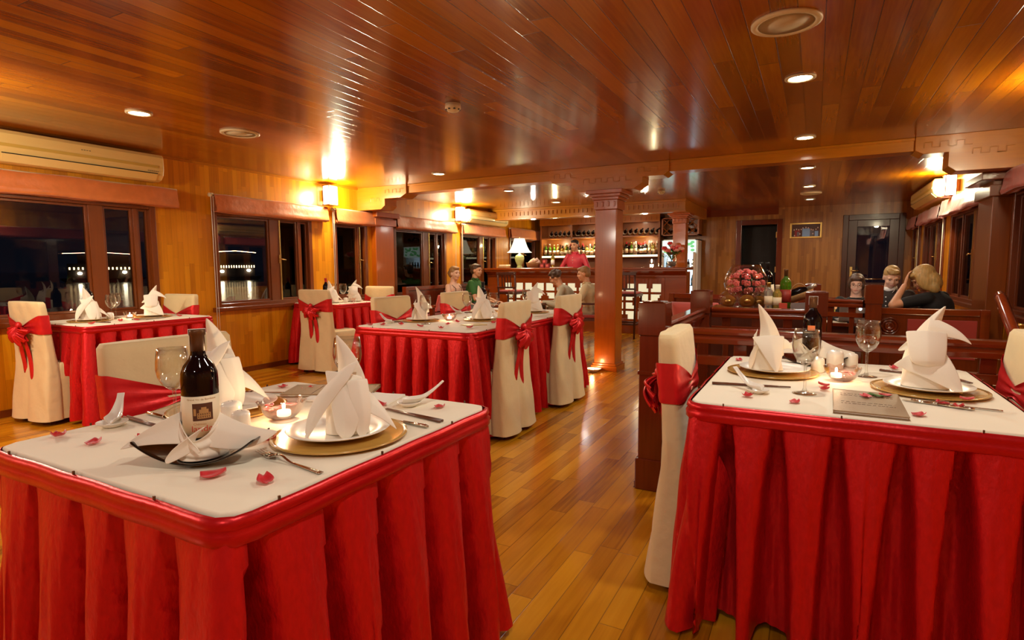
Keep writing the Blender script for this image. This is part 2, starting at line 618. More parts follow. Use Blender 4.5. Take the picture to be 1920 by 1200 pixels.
M_GLASS = thin_glass('clear thin glass', (.97, .97, .95))
M_PINKGL = thin_glass('pink tinted cut glass', (.98, .88, .86), 1.3)
M_SEA, nt, b = base_mat('night water')
b.inputs['Base Color'].default_value = (.002, .003, .004, 1)
b.inputs['Roughness'].default_value = 0.16
_n = nt.nodes.new('ShaderNodeTexNoise')
_n.inputs['Scale'].default_value = 1.2
_tc = nt.nodes.new('ShaderNodeTexCoord')
nt.links.new(_tc.outputs['Object'], _n.inputs['Vector'])
_b = nt.nodes.new('ShaderNodeBump')
_b.inputs['Strength'].default_value = 0.35
nt.links.new(_n.outputs[0], _b.inputs['Height'])
nt.links.new(_b.outputs[0], b.inputs['Normal'])

# ================================================================ the room
LX, RX, FY, BY = -5.75, 1.5, -2.6, 12.3


def struct(mb, name, mats, **k):
    return mb.build(name, mats, kind='structure', **k)


# floor with the stairwell cut out
HX0, HY0, HY1, HX1, HY2 = -0.66, 3.06, 4.5, 0.08, 6.15
mb = MB()
for a, b_ in (((LX, FY), (RX, HY0)), ((LX, HY0), (HX0, HY1)), ((LX, HY1), (HX1, HY2)), ((LX, HY2), (RX, BY))):
    mb.box((a[0], a[1], -0.12), (b_[0], b_[1], 0))
struct(mb, 'floor', W_FLOOR)
# stairwell lining and lower floor
mb = MB()
mb.box((HX0 - .03, HY0, -2.6), (HX0, HY1, -.12))
mb.box((HX0, HY0 - .03, -2.6), (RX, HY0, -.12))
mb.box((HX0, HY1, -2.6), (HX1, HY1 + .03, -.12))
mb.box((HX1 - .03, HY1 + .03, -2.6), (HX1, HY2, -.12))
mb.box((HX1, HY2, -2.6), (RX, HY2 + .03, -.12))
struct(mb, 'wall_stairwell', wood('stairwell wall strips', C4((.20, .06, .012), (.33, .11, .02), (.40, .15, .03)), 'X', 'Z', .06, .6, rough=.35, seam=.03, seamdark=.7))
mb = MB()
mb.box((HX0, HY0, -2.62), (RX, HY2, -2.6))
struct(mb, 'floor_lower', W_DARK)
mb = MB()
for k in range(11):
    y = HY2 - .26 * k
    mb.box((HX1 + .02, y - .28, -.2 * (k + 1) - .03), (RX - .01, y - .0, -.2 * (k + 1)))
    mb.box((HX1 + .02, y - .02, -.2 * (k + 1)), (RX - .01, y, -.2 * k - .03))
t = thing('staircase', 'dark wooden stairs going down inside the railed stairwell', 'stairs', (0.8, HY2, 0))
o = mb.build('flight', W_MAHX, t)
o.location = (-0.8, -HY2, 0)
lamp('stair_glow', 'POINT', (1.15, 4.9, -.75), 6, (1, .7, .35), size=.05)
# curb round the opening
mb = MB()
mb.box((HX0 - .16, HY0 - .12, 0), (RX, HY0, .03))
mb.box((HX0 - .16, HY0 - .12, 0), (HX0, HY1 + .1, .03))
mb.box((HX0 - .13, HY0 - .09, .03), (RX, HY0 - .03, .05))
struct(mb, 'trim_1', W_MAH, bevel=.004)

mb = MB()
mb.box((LX - .12, FY - .12, CZ), (RX + .12, BY + .12, CZ + .1))
struct(mb, 'ceiling', W_CEIL)

WIN_L = [(.55, 3.36, .75, 1.82), (3.96, 5.33, .75, 1.82), (5.71, 6.36, .75, 1.82), (6.95, 8.36, .72, 1.82), (8.84, 10.15, .75, 1.82), (10.72, 12.0, .9, 1.82)]
WIN_R = [(3.5, 6.4, .75, 1.82), (7.15, 8.95, .75, 1.82), (9.35, 10.95, .75, 1.82), (11.3, 12.1, .75, 1.82)]


def wall_x(name, x0, x1, wins, z0, mat):
    mb = MB()
    mb.box((x0, FY - .12, z0), (x1, BY + .12, .72))
    mb.box((x0, FY - .12, 1.82), (x1, BY + .12, CZ))
    y = FY - .12
    for a, b2, c, d in wins:
        mb.box((x0, y, .72), (x1, a, 1.82))
        mb.box((x0, a, .72), (x1, b2, c))
        y = b2
    mb.box((x0, y, .72), (x1, BY + .12, 1.82))
    return struct(mb, name, mat)


wall_x('wall_left', LX - .12, LX, WIN_L, 0, W_WALL_L)
wall_x('wall_right', RX, RX + .12, WIN_R, -2.6, W_WALL_L)

# end wall with a dark doorway and a glazed door
D1 = (-1.32, -0.68, 1.98)
D2 = (0.52, 1.30, 2.0)
mb = MB()
mb.box((LX, BY, 0), (D1[0], BY + .12, CZ))
mb.box((D1[0], BY, D1[2]), (D1[1], BY + .12, CZ))
mb.box((D1[1], BY, 0), (D2[0], BY + .12, CZ))
mb.box((D2[0], BY, D2[2]), (D2[1], BY + .12, CZ))
mb.box((D2[1], BY, 0), (RX, BY + .12, CZ))
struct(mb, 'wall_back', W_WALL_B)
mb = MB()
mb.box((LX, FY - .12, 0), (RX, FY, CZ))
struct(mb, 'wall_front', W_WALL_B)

# doorway: frame, the dark passage and the open leaf's hinges
d = thing('door_1', 'dark open doorway in the end wall', 'door', ((D1[0] + D1[1]) / 2, BY, 0), kind='structure')
mb = MB()
for s in (-1, 1):
    mb.box((s * .32, -.03, 0), (s * .42, .14, 2.08))
mb.box((-.325, -.034, 1.98), (.325, .14, 2.08))
mb.build('door_frame', W_MAH, d, bevel=.006)
mb = MB()
mb.box((-.36, .6, 0), (.36, .66, 2.05))
mb.box((-.38, .13, 0), (-.34, .66, 2.05))
mb.box((.34, .13, 0), (.38, .66, 2.05))
mb.box((-.38, .13, 2.0), (.38, .66, 2.05))
mb.build('passage', M_BLACK, d)
for z in (1.05, 1.72):
    mb = MB()
    mb.box((.305, -.036, z), (.325, -.028, z + .11))
    mb.build('hinge', M_BRASS, d)

d = thing('door_2', 'glazed door', 'door', ((D2[0] + D2[1]) / 2, BY, 0), kind='structure')
hw = (D2[1] - D2[0]) / 2
mb = MB()
for s in (-1, 1):
    mb.box((s * hw, -.03, 0), (s * (hw + .09), .1, 2.1))
mb.box((-hw + .002, -.034, 2.0), (hw - .002, .1, 2.1))
mb.build('door_frame', W_DARK, d, bevel=.006)
mb = MB()
for s in (-1, 1):
    mb.box((s * (hw - .14), .0, 0), (s * hw, .05, 2.0))
mb.box((-hw + .141, 0.002, 1.88), (hw - .141, .048, 1.999))
mb.box((-hw + .141, 0.002, 0), (hw - .141, .048, .86))
mb.build('door_leaf', W_DARK, d, bevel=.004)
mb = MB()
mb.box((-hw + .13, .02, .85), (hw - .13, .028, 1.89))
mb.build('pane', M_PANE, d)
mb = MB()
mb.box((-hw + .05, -.012, .95), (-hw + .09, .0, 1.15))
mb.tube([(-hw + .07, 0, 1.08), (-hw + .07, -.05, 1.08), (-hw + .19, -.05, 1.08)], .009, 8)
mb.build('door_handle', M_BRASS, d)
mb = MB()
mb.tube([(-hw + .15, -.05, .93), (hw - .15, -.05, .93)], .012, 8)
for s in (-1, 1):
    mb.tube([(s * (hw - .2), 0, .93), (s * (hw - .2), -.05, .93)], .008, 6)
mb.build('push_bar', M_STEEL, d)


# windows
def window(n, side, y0, y1, z0, z1, muls):
    """muls: list of (ya, yb) mullions; side -1 left wall, +1 right wall"""
    X = LX if side < 0 else RX
    s = -side  # direction into the room
    WF = W_FRAME if side < 0 else W_FRAMER
    w = thing('window_%d' % n, 'dark framed cabin window', 'window', (X, (y0 + y1) / 2, z0), kind='structure')
    yc = (y0 + y1) / 2

    def bx(mb, xa, ya, za, xb, yb, zb):
        mb.box((s * xa, ya - yc, za - z0), (s * xb, yb - yc, zb - z0))
    mb = MB()
    f = .055
    bx(mb, -.10, y0, z0, .02, y0 + f, z1)
    bx(mb, -.10, y1 - f, z0, .02, y1, z1)
    bx(mb, -.10, y0 + f, z1 - f, .017, y1 - f, z1)
    bx(mb, -.10, y0 + f, z0, .017, y1 - f, z0 + f)
    mb.build('window_frame', WF, w, bevel=.005)
    mb = MB()
    bx(mb, -.02, y0 - .04, z0 - .03, .05, y1 + .04, z0 + .015)
    mb.build('window_sill', WF, w, bevel=.006)
    edges = [y0 + f] + [v for m in muls for v in m] + [y1 - f]
    mb = MB()
    for a, b2 in muls:
        bx(mb, -.07, a, z0 + .03, -.005, b2, z1 - .02)
    for k in range(0, len(edges), 2):
        a, b2 = edges[k], edges[k + 1]
        if b2 - a < .1:
            continue
        g = .022
        bx(mb, -.06, a, z0 + f, -.02, a + g, z1 - f)
        bx(mb, -.06, b2 - g, z0 + f, -.02, b2, z1 - f)
        bx(mb, -.06, a + g, z0 + f, -.022, b2 - g, z0 + f + g)
        bx(mb, -.06, a + g, z1 - f - g, -.022, b2 - g, z1 - f)
    mb.build('sash', WF, w, bevel=.003)
    for k in range(0, len(edges), 2):
        a, b2 = edges[k], edges[k + 1]
        if b2 - a < .1:
            continue
        mb = MB()
        bx(mb, -.045, a + .01, z0 + f, -.040, b2 - .01, z1 - f)
        mb.build('pane', M_PANE, w)
    for a, b2 in muls[:1]:
        mb = MB()
        bx(mb, -.005, b2 - .012, z0 + .04, .004, b2 + .006, z1 - .03)
        mb.build('brass_strip', M_BRASS, w)
        mb = MB()
        zc = z0 + .55
        bx(mb, -.005, b2 - .03, zc - .05, .010, b2 - .008, zc + .05)
        mb.M = Matrix.Identity(4)
        mb.tube([(s * .01, b2 - .018 - yc, zc - z0), (s * .035, b2 - .018 - yc, zc - z0), (s * .035, b2 + .05 - yc, zc - z0 - .012)], .008, 6)
        mb.build('latch', M_BRASS, w)


MUL_L = [[(1.5, 1.6), (2.78, 2.9), (3.16, 3.2)], [(4.70, 4.84), (5.12, 5.16)], [(6.18, 6.22)], [(7.72, 7.88), (8.1, 8.14)], [(9.52, 9.66), (9.9, 9.94)], [(11.3, 11.42)]]
MUL_R = [[(4.3, 4.42), (5.6, 5.72)], [(7.7, 7.84), (8.4, 8.44)], [(9.9, 10.02), (10.5, 10.54)], [(11.7, 11.8)]]
for i, (q, m_) in enumerate(zip(WIN_L, MUL_L)):
    window(i + 1, -1, *q, m_)
for i, (q, m_) in enumerate(zip(WIN_R, MUL_R)):
    window(i + 7, 1, *q, m_)

# baseboards, cornice strips
mb = MB()
mb.box((LX, FY, 0), (LX + .015, BY, .06))
struct(mb, 'baseboard_left', W_FRAME)
mb = MB()
mb.box((LX, FY, CZ - .022), (LX + .02, BY, CZ))
struct(mb, 'trim_2', W_BEAM)
mb = MB()
mb.box((RX - .02, FY, CZ - .022), (RX, BY, CZ))
struct(mb, 'trim_3', W_BEAM)
mb = MB()
mb.box((-2.05, BY - .015, 0), (D1[0] - .1, BY, .08))
mb.box((D1[1] + .1, BY - .015, 0), (D2[0] - .09, BY, .08))
struct(mb, 'baseboard_back', W_MAH)
mb = MB()
mb.box((-2.05, BY - .03, 2.17), (-.66, BY, CZ))
struct(mb, 'trim_4', W_MAHX)

# ---- the cross beam with its carved brackets (part of the building)
BYF, BYB = 6.22, 6.42


def fret(mb, x0, x1, z0, n, y, h=.05, flip=1):
    """raised greek-key strip on the face at y (facing -y)"""
    w = (x1 - x0) / n
    t_ = .006
    for i in range(n):
        a = x0 + i * w
        up = (i % 2 == 0)
        mb.box((a, y - .005, z0), (a + t_, y, z0 + h))
        zz = z0 + h - t_ if up else z0
        mb.box((a, y - .005, zz), (a + w, y, zz + t_))


mb = MB()
mb.box((LX, BYF, 2.185), (RX, BYB, CZ))
mb.box((LX, BYF - .012, 2.275), (RX, BYB + .012, CZ))
struct(mb, 'trim_5', W_BEAM, bevel=.004)


def bracket(n, poly, fr):
    mb = MB()
    mb.prism(poly, BYF - .03, BYB + .03, 'y')
    for f in fr:
        fret(mb, *f, BYF - .03)
    struct(mb, 'trim_%d' % n, W_BEAM, bevel=.004)


# over the free-standing column
cx = -2.085
bracket(6, [(-2.78, CZ), (-2.78, 2.19), (-2.74, 2.15), (-2.50, 2.15), (-2.50, 2.09), (-2.40, 2.03), (-1.78, 2.03), (-1.68, 2.09), (-1.68, 2.15), (-1.46, 2.15), (-1.40, 2.19), (-1.40, CZ)],
        [(-2.72, -2.45, 2.20, 4), (-2.36, -1.8, 2.12, 8), (-1.74, -1.45, 2.20, 4)])
bracket(7, [(LX, CZ), (LX, 1.99), (-5.32, 1.99), (-5.25, 2.04), (-5.25, 2.13), (-4.98, 2.13), (-4.88, 2.18), (-4.88, CZ)],
        [(-5.24, -4.92, 2.2, 5), (-5.5, -5.3, 2.1, 4)])
bracket(8, [(RX, CZ), (RX, 1.985), (1.20, 1.985), (1.04, 1.985), (.98, 2.03), (.98, 2.15), (.80, 2.15), (.74, 2.185), (.74, CZ)],
        [(.80, 1.14, 2.20, 6), (1.14, 1.42, 2.12, 5)])


def capital(mb, cx, cy, z, r, H=.2):
    for k, (e, h0, h1) in enumerate(((.012, 0, .10), (.03, .10, .13), (.055, .13, .16), (.085, .16, .20))):
        mb.box((cx - r - e, cy - r - e, z + h0 * H / .2), (cx + r + e, cy + r + e, z + h1 * H / .2))
    for s in range(4):
        a = cx - r - .012 + (2 * r + .024) * (s + .5) / 4
        mb.box((a - .012, cy - r - .02, z + .03), (a + .012, cy - r - .01, z + .085))


# left pilaster, right pilaster
mb = MB()
mb.box((LX, 6.46, 0), (LX + .09, 6.86, 1.99))
mb.box((LX, 6.43, 1.80), (LX + .12, 6.89, 1.90))
mb.box((LX, 6.40, 1.92), (LX + .17, 6.92, 1.99))
struct(mb, 'trim_9', W_COL, bevel=.006)
mb = MB()
mb.box((RX - .14, 6.48, 0), (RX, 6.98, 1.95))
mb.box((RX - .17, 6.45, 1.78), (RX, 7.01, 1.88))
mb.box((RX - .24, 6.40, 1.92), (RX, 7.05, 1.985))
struct(mb, 'trim_10', W_FRAME, bevel=.006)

# free-standing column
t = thing('column', 'square reddish wooden column standing free in the aisle under the ceiling beam', 'column', (cx, 6.3, 0))
mb = MB()
mb.box((-.125, -.125, .07), (.125, .125, 1.82))
mb.build('shaft', W_COL, t, bevel=.008)
mb = MB()
mb.box((-.155, -.155, 0), (.155, .155, .06))
mb.box((-.14, -.14, .06), (.14, .14, .085))
mb.build('plinth', W_COL, t, bevel=.005)
mb = MB()
capital(mb, 0, 0, 1.82, .125, .21)
mb.build('capital', W_COL, t, bevel=.006)

# column standing at the end of the bar
t = thing('column', 'square wooden column rising behind the right end of the bar counter', 'column', (-2.13, 10.42, 0))
mb = MB()
mb.box((-.11, -.11, 0), (.11, .11, 1.95))
mb.build('shaft', W_COL, t, bevel=.008)
mb = MB()
capital(mb, 0, 0, 1.93, .11, .18)
mb.build('capital', W_COL, t, bevel=.006)

# ---- bar frieze on the ceiling
mb = MB()
mb.box((LX, 9.86, 2.10), (-1.95, 9.98, 2.30))
mb.box((LX, 9.82, 2.26), (-1.93, 10.0, 2.30))
mb.box((LX, 9.80, 2.09), (-1.93, 10.02, 2.115))
x = LX + .1
while x < -2.0:
    mb.box((x, 9.845, 2.165), (x + .02, 9.86, 2.235))
    x += .085
mb.box((-2.07, 9.98, 2.10), (-1.95, 12.0, 2.30))
struct(mb, 'trim_11', W_BEAM, bevel=.003)

# ceiling lights
for i, (x, y) in enumerate(DOWN_SEEN):
    cool = (x > -1 and y == 11.0)
    lab = ['glowing round downlight above the right hand table, cut off by the top of the frame',
           'glowing round downlight nearest beyond the big round ceiling speaker', 'glowing round downlight just in front of the ceiling beam, right side',
           'glowing downlight first behind the beam on the right', 'glowing downlight second behind the beam on the right',
           'small bluish downlight farthest back near the end wall', 'glowing downlight above the left window table',
           'glowing downlight just in front of the beam on the left', 'glowing downlight first behind the beam on the left',
           'glowing downlight behind the beam on the left, nearest the bar frieze'][i]
    t = thing('ceiling_downlight', lab, 'ceiling light', (x, y, CZ))
    mb = MB()
    mb.lathe([(.085, 0), (.085, -.008), (.072, -.012), (.062, -.006), (.062, 0)], 28)
    mb.build('rim', M_PLAST, t)
    mb = MB()
    mb.lathe([(.0001, -.004), (.062, -.004)], 28)
    mb.build('lens', M_LIGHTC if cool else M_LIGHT, t)
for (x, y), lab in zip([(-.16, 3.0), (-4.22, 3.2), (-.1, 10.1)], ['large round pale speaker in the ceiling boards at upper right', 'round pale ceiling speaker near the left lantern', 'small far ceiling speaker between the last two downlights']):
    t = thing('ceiling_speaker', lab, 'speaker', (x, y, CZ))
    mb = MB()
    mb.lathe([(.15, 0), (.15, -.01), (.135, -.016), (.12, -.012), (.12, 0)], 36)
    mb.build('rim', M_PLAST, t)
    mb = MB()
    mb.lathe([(.0001, -.012), (.121, -.010)], 36)
    mb.build('grille', M_SPK, t)
for (x, y), lab in zip([(-2.23, 3.36), (-2.05, 8.6)], ['round cream smoke detector in the middle of the front ceiling', 'small smoke detector behind the beam, above the aisle to the bar']):
    t = thing('smoke_detector', lab, 'smoke detector', (x, y, CZ))
    mb = MB()
    mb.lathe([(.052, 0), (.055, -.03), (.05, -.034), (.036, -.05), (.02, -.055), (.0001, -.055)], 24)
    mb.build('body', M_PLAST, t)
    mb = MB()
    for k in range(8):
        a = k * math.pi / 4
        mb.box((.044 * math.cos(a) - .006, .044 * math.sin(a) - .006, -.043), (.044 * math.cos(a) + .006, .044 * math.sin(a) + .006, -.036))
    mb.build('vents', M_ACD, t)

# wall lanterns
for (x, y), lab in zip(LANTERNS, ['glowing box lantern on the left wall between the second and third blinds', 'glowing box lantern on the left wall beside the air conditioner near the bar', 'glowing lantern high on the right wall beside an air conditioner']):
    t = thing('wall_lantern', lab, 'wall lamp', (x, y, 2.0))
    s = 1 if x < 0 else -1
    mb = MB()
    mb.box((-.055, -.075, .015), (.055, .075, .245))
    mb.build('shade', M_LANT, t, bevel=.004)
    mb = MB()
    for a in (-.058, .05):
        for b2 in (-.078, .07):
            mb.box((a, b2, .0), (a + .008, b2 + .008, .26))
    mb.box((-.065, -.085, .0), (.065, .085, .012))
    mb.box((-.065, -.085, .25), (.065, .085, .26))
    mb.build('frame', W_FRAME, t)
    mb = MB()
    mb.box((-s * .11, -.04, .06), (-s * .06, .04, .2))
    mb.build('wall_plate', W_FRAME, t)


# blinds
def blind(side, y0, y1, lab, mat, chain=None, z1=1.975, z0=1.79, seed=0):
    X = LX if side < 0 else RX
    s = -side
    t = thing('roman_blind', lab, 'window blind', (X, (y0 + y1) / 2, z1))
    L = y1 - y0
    rnd = random.Random(seed)
    ph = [rnd.uniform(0, 6) for _ in range(6)]
    H = z1 - z0
    mb = MB()

    def fn(u, v):
        y = (u - .5) * L
        wv = math.sin(u * L * 9 + ph[0] + v * 3) * .006 + math.sin(u * L * 21 + ph[1] - v * 5) * .003 * v
        prof = [(.045, .01), (.085, .0), (.095, -.25 * H), (.10, -.55 * H), (.115, -.86 * H), (.105, -1.0 * H), (.085, -.93 * H), (.09, -.80 * H), (.08, -.98 * H), (.05, -1.02 * H), (.03, -.9 * H), (.03, .005)]
        k = v * (len(prof) - 1)
        i = min(int(k), len(prof) - 2)
        f = k - i
        px = prof[i][0] * (1 - f) + prof[i + 1][0] * f
        pz = prof[i][1] * (1 - f) + prof[i + 1][1] * f
        sag = -.008 * math.sin(math.pi * u) * v
        return (s * (px + wv), y, pz + sag + wv * .6)
    mb.grid(fn, max(16, int(L * 24)), 22)
    mb.build('fabric', mat, t)
    mb = MB()
    mb.tube([(s * .05, -L / 2 - .012, -.005), (s * .05, L / 2 + .012, -.005)], .016, 10)
    mb.build('roller_tube', M_PLAST, t)
    if chain is not None:
        yc, zb = chain
        mb = MB()
        yl = yc - (y0 + y1) / 2
        pts = []
        n = 14
        for i in range(n + 1):
            pts.append((s * .07, yl - .012, -.02 - (z1 - zb - .08) * i / n))
        for i in range(1, 8):
            a = math.pi * i / 8
            pts.append((s * .07, yl + .0 - .016 * math.cos(a) - .0, -(z1 - zb - .06) - .03 * math.sin(a)))
        for i in range(n + 1):
            pts.append((s * .07, yl + .014, -.02 - (z1 - zb - .08) * (1 - i / n)))
        mb.tube(pts, .0028, 5)
        mb.build('bead_chain', M_MIRB, t)
        mb = MB()
        mb.tube([(s * .05, yl - .02, -.005), (s * .05, yl + .02, -.005)], .022, 12)
        mb.build('chain_wheel', M_PLAST, t)
    return t


blind(-1, .45, 3.55, 'wide coppery blind under the large air conditioner at far left', M_BLIND, None, seed=1, z0=1.80)
blind(-1, 3.95, 5.54, 'coppery blind with a long bead chain over the second left window', M_BLIND, (3.93, .42), seed=2)
blind(-1, 5.69, 6.56, 'short coppery blind just right of the first lantern', M_BLIND, (5.66, .85), seed=3)
blind(-1, 6.94, 8.60, 'coppery blind over the window behind the seated couple, left of the second lantern', M_BLIND, (8.58, .9), seed=4)
blind(-1, 8.82, 10.4, 'coppery blind under the air conditioner near the bar', M_BLIND, (8.80, .9), seed=5, z1=1.965)
blind(-1, 10.66, 12.2, 'coppery blind over the window behind the bar counter', M_BLIND, (12.18, 1.3), seed=6, z1=2.0)
blind(1, 3.4, 6.42, 'blind shaded dark red at the right edge of the picture', M_BLIND_DIM, None, seed=7)
blind(1, 7.1, 9.15, 'blind shaded dark red between the right pilaster and the lantern', M_BLIND_DIM, (9.12, .75), seed=8, z1=1.99)
blind(1, 9.3, 11.05, 'blind shaded dark red below the right wall air conditioner', M_BLIND_DIM, (11.08, .8), seed=9)
blind(1, 11.25, 12.15, 'short blind shaded dark red nearest the glazed end door', M_BLIND_DIM, None, seed=10)


# air conditioners
def air_con(side, y0, y1, z0, z1, lab, dep=.2):
    X = LX if side < 0 else RX
    s = -side
    t = thing('air_conditioner', lab, 'air conditioner', (X, (y0 + y1) / 2, z0))
    h = z1 - z0
    L = (y1 - y0) / 2
    prof = [(0, 0), (.10, 0), (.15, .012), (.185, .05), (.198, .10), (.2, .16), (.198, h - .03), (.18, h), (0, h)]
    prof = [(a * dep / .2, b2) for a, b2 in prof]
    mb = MB()
    n = len(prof)
    segs = [(-L, .94), (-L + .012, 1.0), (L - .012, 1.0), (L, .94)]
    vs, fs = [], []
    for yy, sc in segs:
        for a, b2 in prof:
            vs.append((s * a * sc, yy, h / 2 + (b2 - h / 2) * (1 if sc == 1 else .97)))
    for j in range(3):
        for i in range(n):
            k = (i + 1) % n
            fs.append((j * n + i, j * n + k, (j + 1) * n + k, (j + 1) * n + i))
    fs.append(tuple(range(n)))
    fs.append(tuple(3 * n + i for i in range(n)))
    mb.add(vs, fs)
    mb.build('casing', M_AC, t, bevel=.006)
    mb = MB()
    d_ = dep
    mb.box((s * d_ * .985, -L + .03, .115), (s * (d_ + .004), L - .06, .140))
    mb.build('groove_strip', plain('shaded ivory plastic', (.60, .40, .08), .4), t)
    mb = MB()
    vs = []
    for q in ((.128, .004), (.172, .036), (.192, .066)):
        vs.append(q)
    mb.prism([(s * .150 * d_ / .2, .008), (s * .20 * d_ / .2, .060), (s * .206 * d_ / .2, .060), (s * .156 * d_ / .2, .004)], -L + .04, L - .07, 'y')
    mb.build('louver', M_AC, t)
    mb = MB()
    mb.box((s * d_ * .96, -L + .04, .062), (s * (d_ * 1.004), L - .07, .069))
    mb.build('outlet_slot', M_ACD, t)
    mb = MB()
    for k in range(6):
        mb.box((s * d_ * .99, L - .16 + k * .018, .082), (s * (d_ + .003), L - .15 + k * .018, .087))
    mb.build('display', plain('grey marking', (.2, .15, .08), .5), t)
    mb = MB()
    for k in range(4):
        mb.box((s * d_ * .99, -.06 + k * .02, .175), (s * (d_ + .002), -.048 + k * .02, .181))
    mb.build('badge', plain('grey marking', (.2, .15, .08), .5), t)
    return t


air_con(-1, 2.08, 3.37, 2.025, 2.27, 'long ivory air conditioner above the window at far left')
air_con(-1, 8.86, 10.35, 2.0, 2.24, 'ivory air conditioner on the left wall beside the second lantern, near the bar')
air_con(1, 9.0, 10.9, 2.03, 2.27, 'ivory air conditioner high on the right wall above the lounge', .22)

# framed group photograph on the end wall
t = thing('framed_photograph', 'gold framed group photograph hanging on the plank end wall', 'picture', (-.18, BY, 1.70))
mb = MB()
for a, b2 in (((-.2401, .0), (.2401, .03)), ((-.2401, .26), (.2401, .29)), ((-.27, 0), (-.24, .29)), ((.24, 0), (.27, .29))):
    mb.box((a[0], -.02, a[1]), (b2[0], 0, b2[1]))
mb.build('frame', M_GOLDF, t, bevel=.004)
mb = MB()
mb.box((-.245, -.008, .025), (.245, -.004, .265))
rnd = random.Random(5)
cols = [plain('photo dark ground', (.10, .05, .04), .2), plain('photo maroon', (.25, .04, .04), .2), plain('photo blue', (.25, .38, .62), .2), plain('photo grey', (.16, .14, .16), .2), plain('photo faces', (.65, .45, .38), .2)]
for k, (xx, zz, w_, h_, c) in enumerate([(-.19, .03, .1, .12, 1), (-.1, .03, .05, .11, 0), (-.06, .03, .13, .15, 2), (.07, .03, .07, .12, 3), (.15, .03, .06, .1, 2), (-.15, .04, .04, .08, 3)]):
    mb.m = c
    mb.box((xx, -.0095 - k * .0003, zz), (xx + w_, -.008, zz + h_))
mb.m = 4
for xx, zz in [(-.2, .16), (-.16, .17), (-.12, .16), (-.08, .165), (-.05, .19), (.0, .2), (.04, .19), (.09, .16), (.12, .15), (.17, .16), (.2, .19), (-.1, .08), (-.19, .05), (.12, .08)]:
    mb.ell((xx, -.012, zz), (.011, .002, .014), 8, 6)
mb.build('print', cols, t)

# night outside
mb = MB()
mb.box((-700, -600, -1.8), (LX - 1.2, 600, -1.6))
mb.build('sea', M_SEA, kind='stuff', label='black night sea outside the left windows', cat='sea')


def boat(name, lab, loc, rz, L, H, col, strength, group=None):
    t = thing(name, lab, 'boat', loc, rz, group)
    mb = MB()
    mb.prism([(-L / 2, .6), (-L * .44, -.0), (L * .42, -.0), (L / 2, .8), (L * .5, .9), (-L / 2, .9)], -1.6, 1.6, 'y')
    mb.build('hull', M_BLACK, t)
    mb = MB()
    mb.box((-L * .42, -1.3, .9), (L * .36, 1.3, H * .62))
    mb.box((-L * .3, -1.1, H * .62), (L * .3, 1.1, H * .9))
    mb.build('cabin', plain('dark boat cabin', (.02, .012, .008), .5), t)
    mb = MB()
    n = 16
    for k in range(n):
        x = -L * .40 + L * .74 * k / (n - 1)
        mb.box((x, -1.36, H * .42), (x + L * .018, -1.3, H * .50))
    mb.build('cabin_lights', emission('cabin light', (1, .75, .35), strength * .8), t)
    mb = MB()
    mb.tube([(-L * .46, -1.4, H * .95), (0, -1.45, H * .99), (L * .4, -1.4, H * .93)], .05, 6)
    mb.build('roof_lights', emission('roof light string', col, strength * 2), t)
    mb = MB()
    for x, z in ((-L * .28, H * .3), (L * .24, H * .33)):
        mb = MB()
        mb.ell((x, -1.9, z), (.42, .1, .30), 8, 6)
        mb.build('deck_lamp', emission('deck lamp', (1, .88, .6), strength * 5), t)


boat('cruise_boat', 'distant lit boat on the dark water seen through the second left window', (-123, 90.5, -1.595), R(54), 11.0, 7.0, (1, .62, .3), 7)
boat('cruise_boat', 'distant lit boat on the dark water seen through the far left window', (-136, 68.0, -1.595), R(64), 15.0, 6.4, (1, .45, .22), 3.5)

# ================================================================ dining tables
TZ = .76


def rrect(hx, hy, r, n=5):
    pts = []
    for cx_, cy_, a0 in ((hx - r, hy - r, 0), (-hx + r, hy - r, 90), (-hx + r, -hy + r, 180), (hx - r, -hy + r, 270)):
        for i in range(n + 1):
            a = R(a0 + 90 * i / n)
            pts.append((cx_ + r * math.cos(a), cy_ + r * math.sin(a), math.cos(a), math.sin(a)))
    return pts


def perim(pts, m):
    """resample closed outline to m points; returns x,y,nx,ny,s"""
    P = pts + [pts[0]]
    L = [0]
    for a, b2 in zip(P, P[1:]):
        L.append(L[-1] + math.hypot(b2[0] - a[0], b2[1] - a[1]))
    T = L[-1]
    out, k = [], 0
    for i in range(m):
        s = T * i / m
        while L[k + 1] < s:
            k += 1
        f = (s - L[k]) / max(1e-9, L[k + 1] - L[k])
        q = [P[k][j] * (1 - f) + P[k + 1][j] * f for j in range(4)]
        nn = math.hypot(q[2], q[3])
        out.append((q[0], q[1], q[2] / nn, q[3] / nn, s))
    return out, T


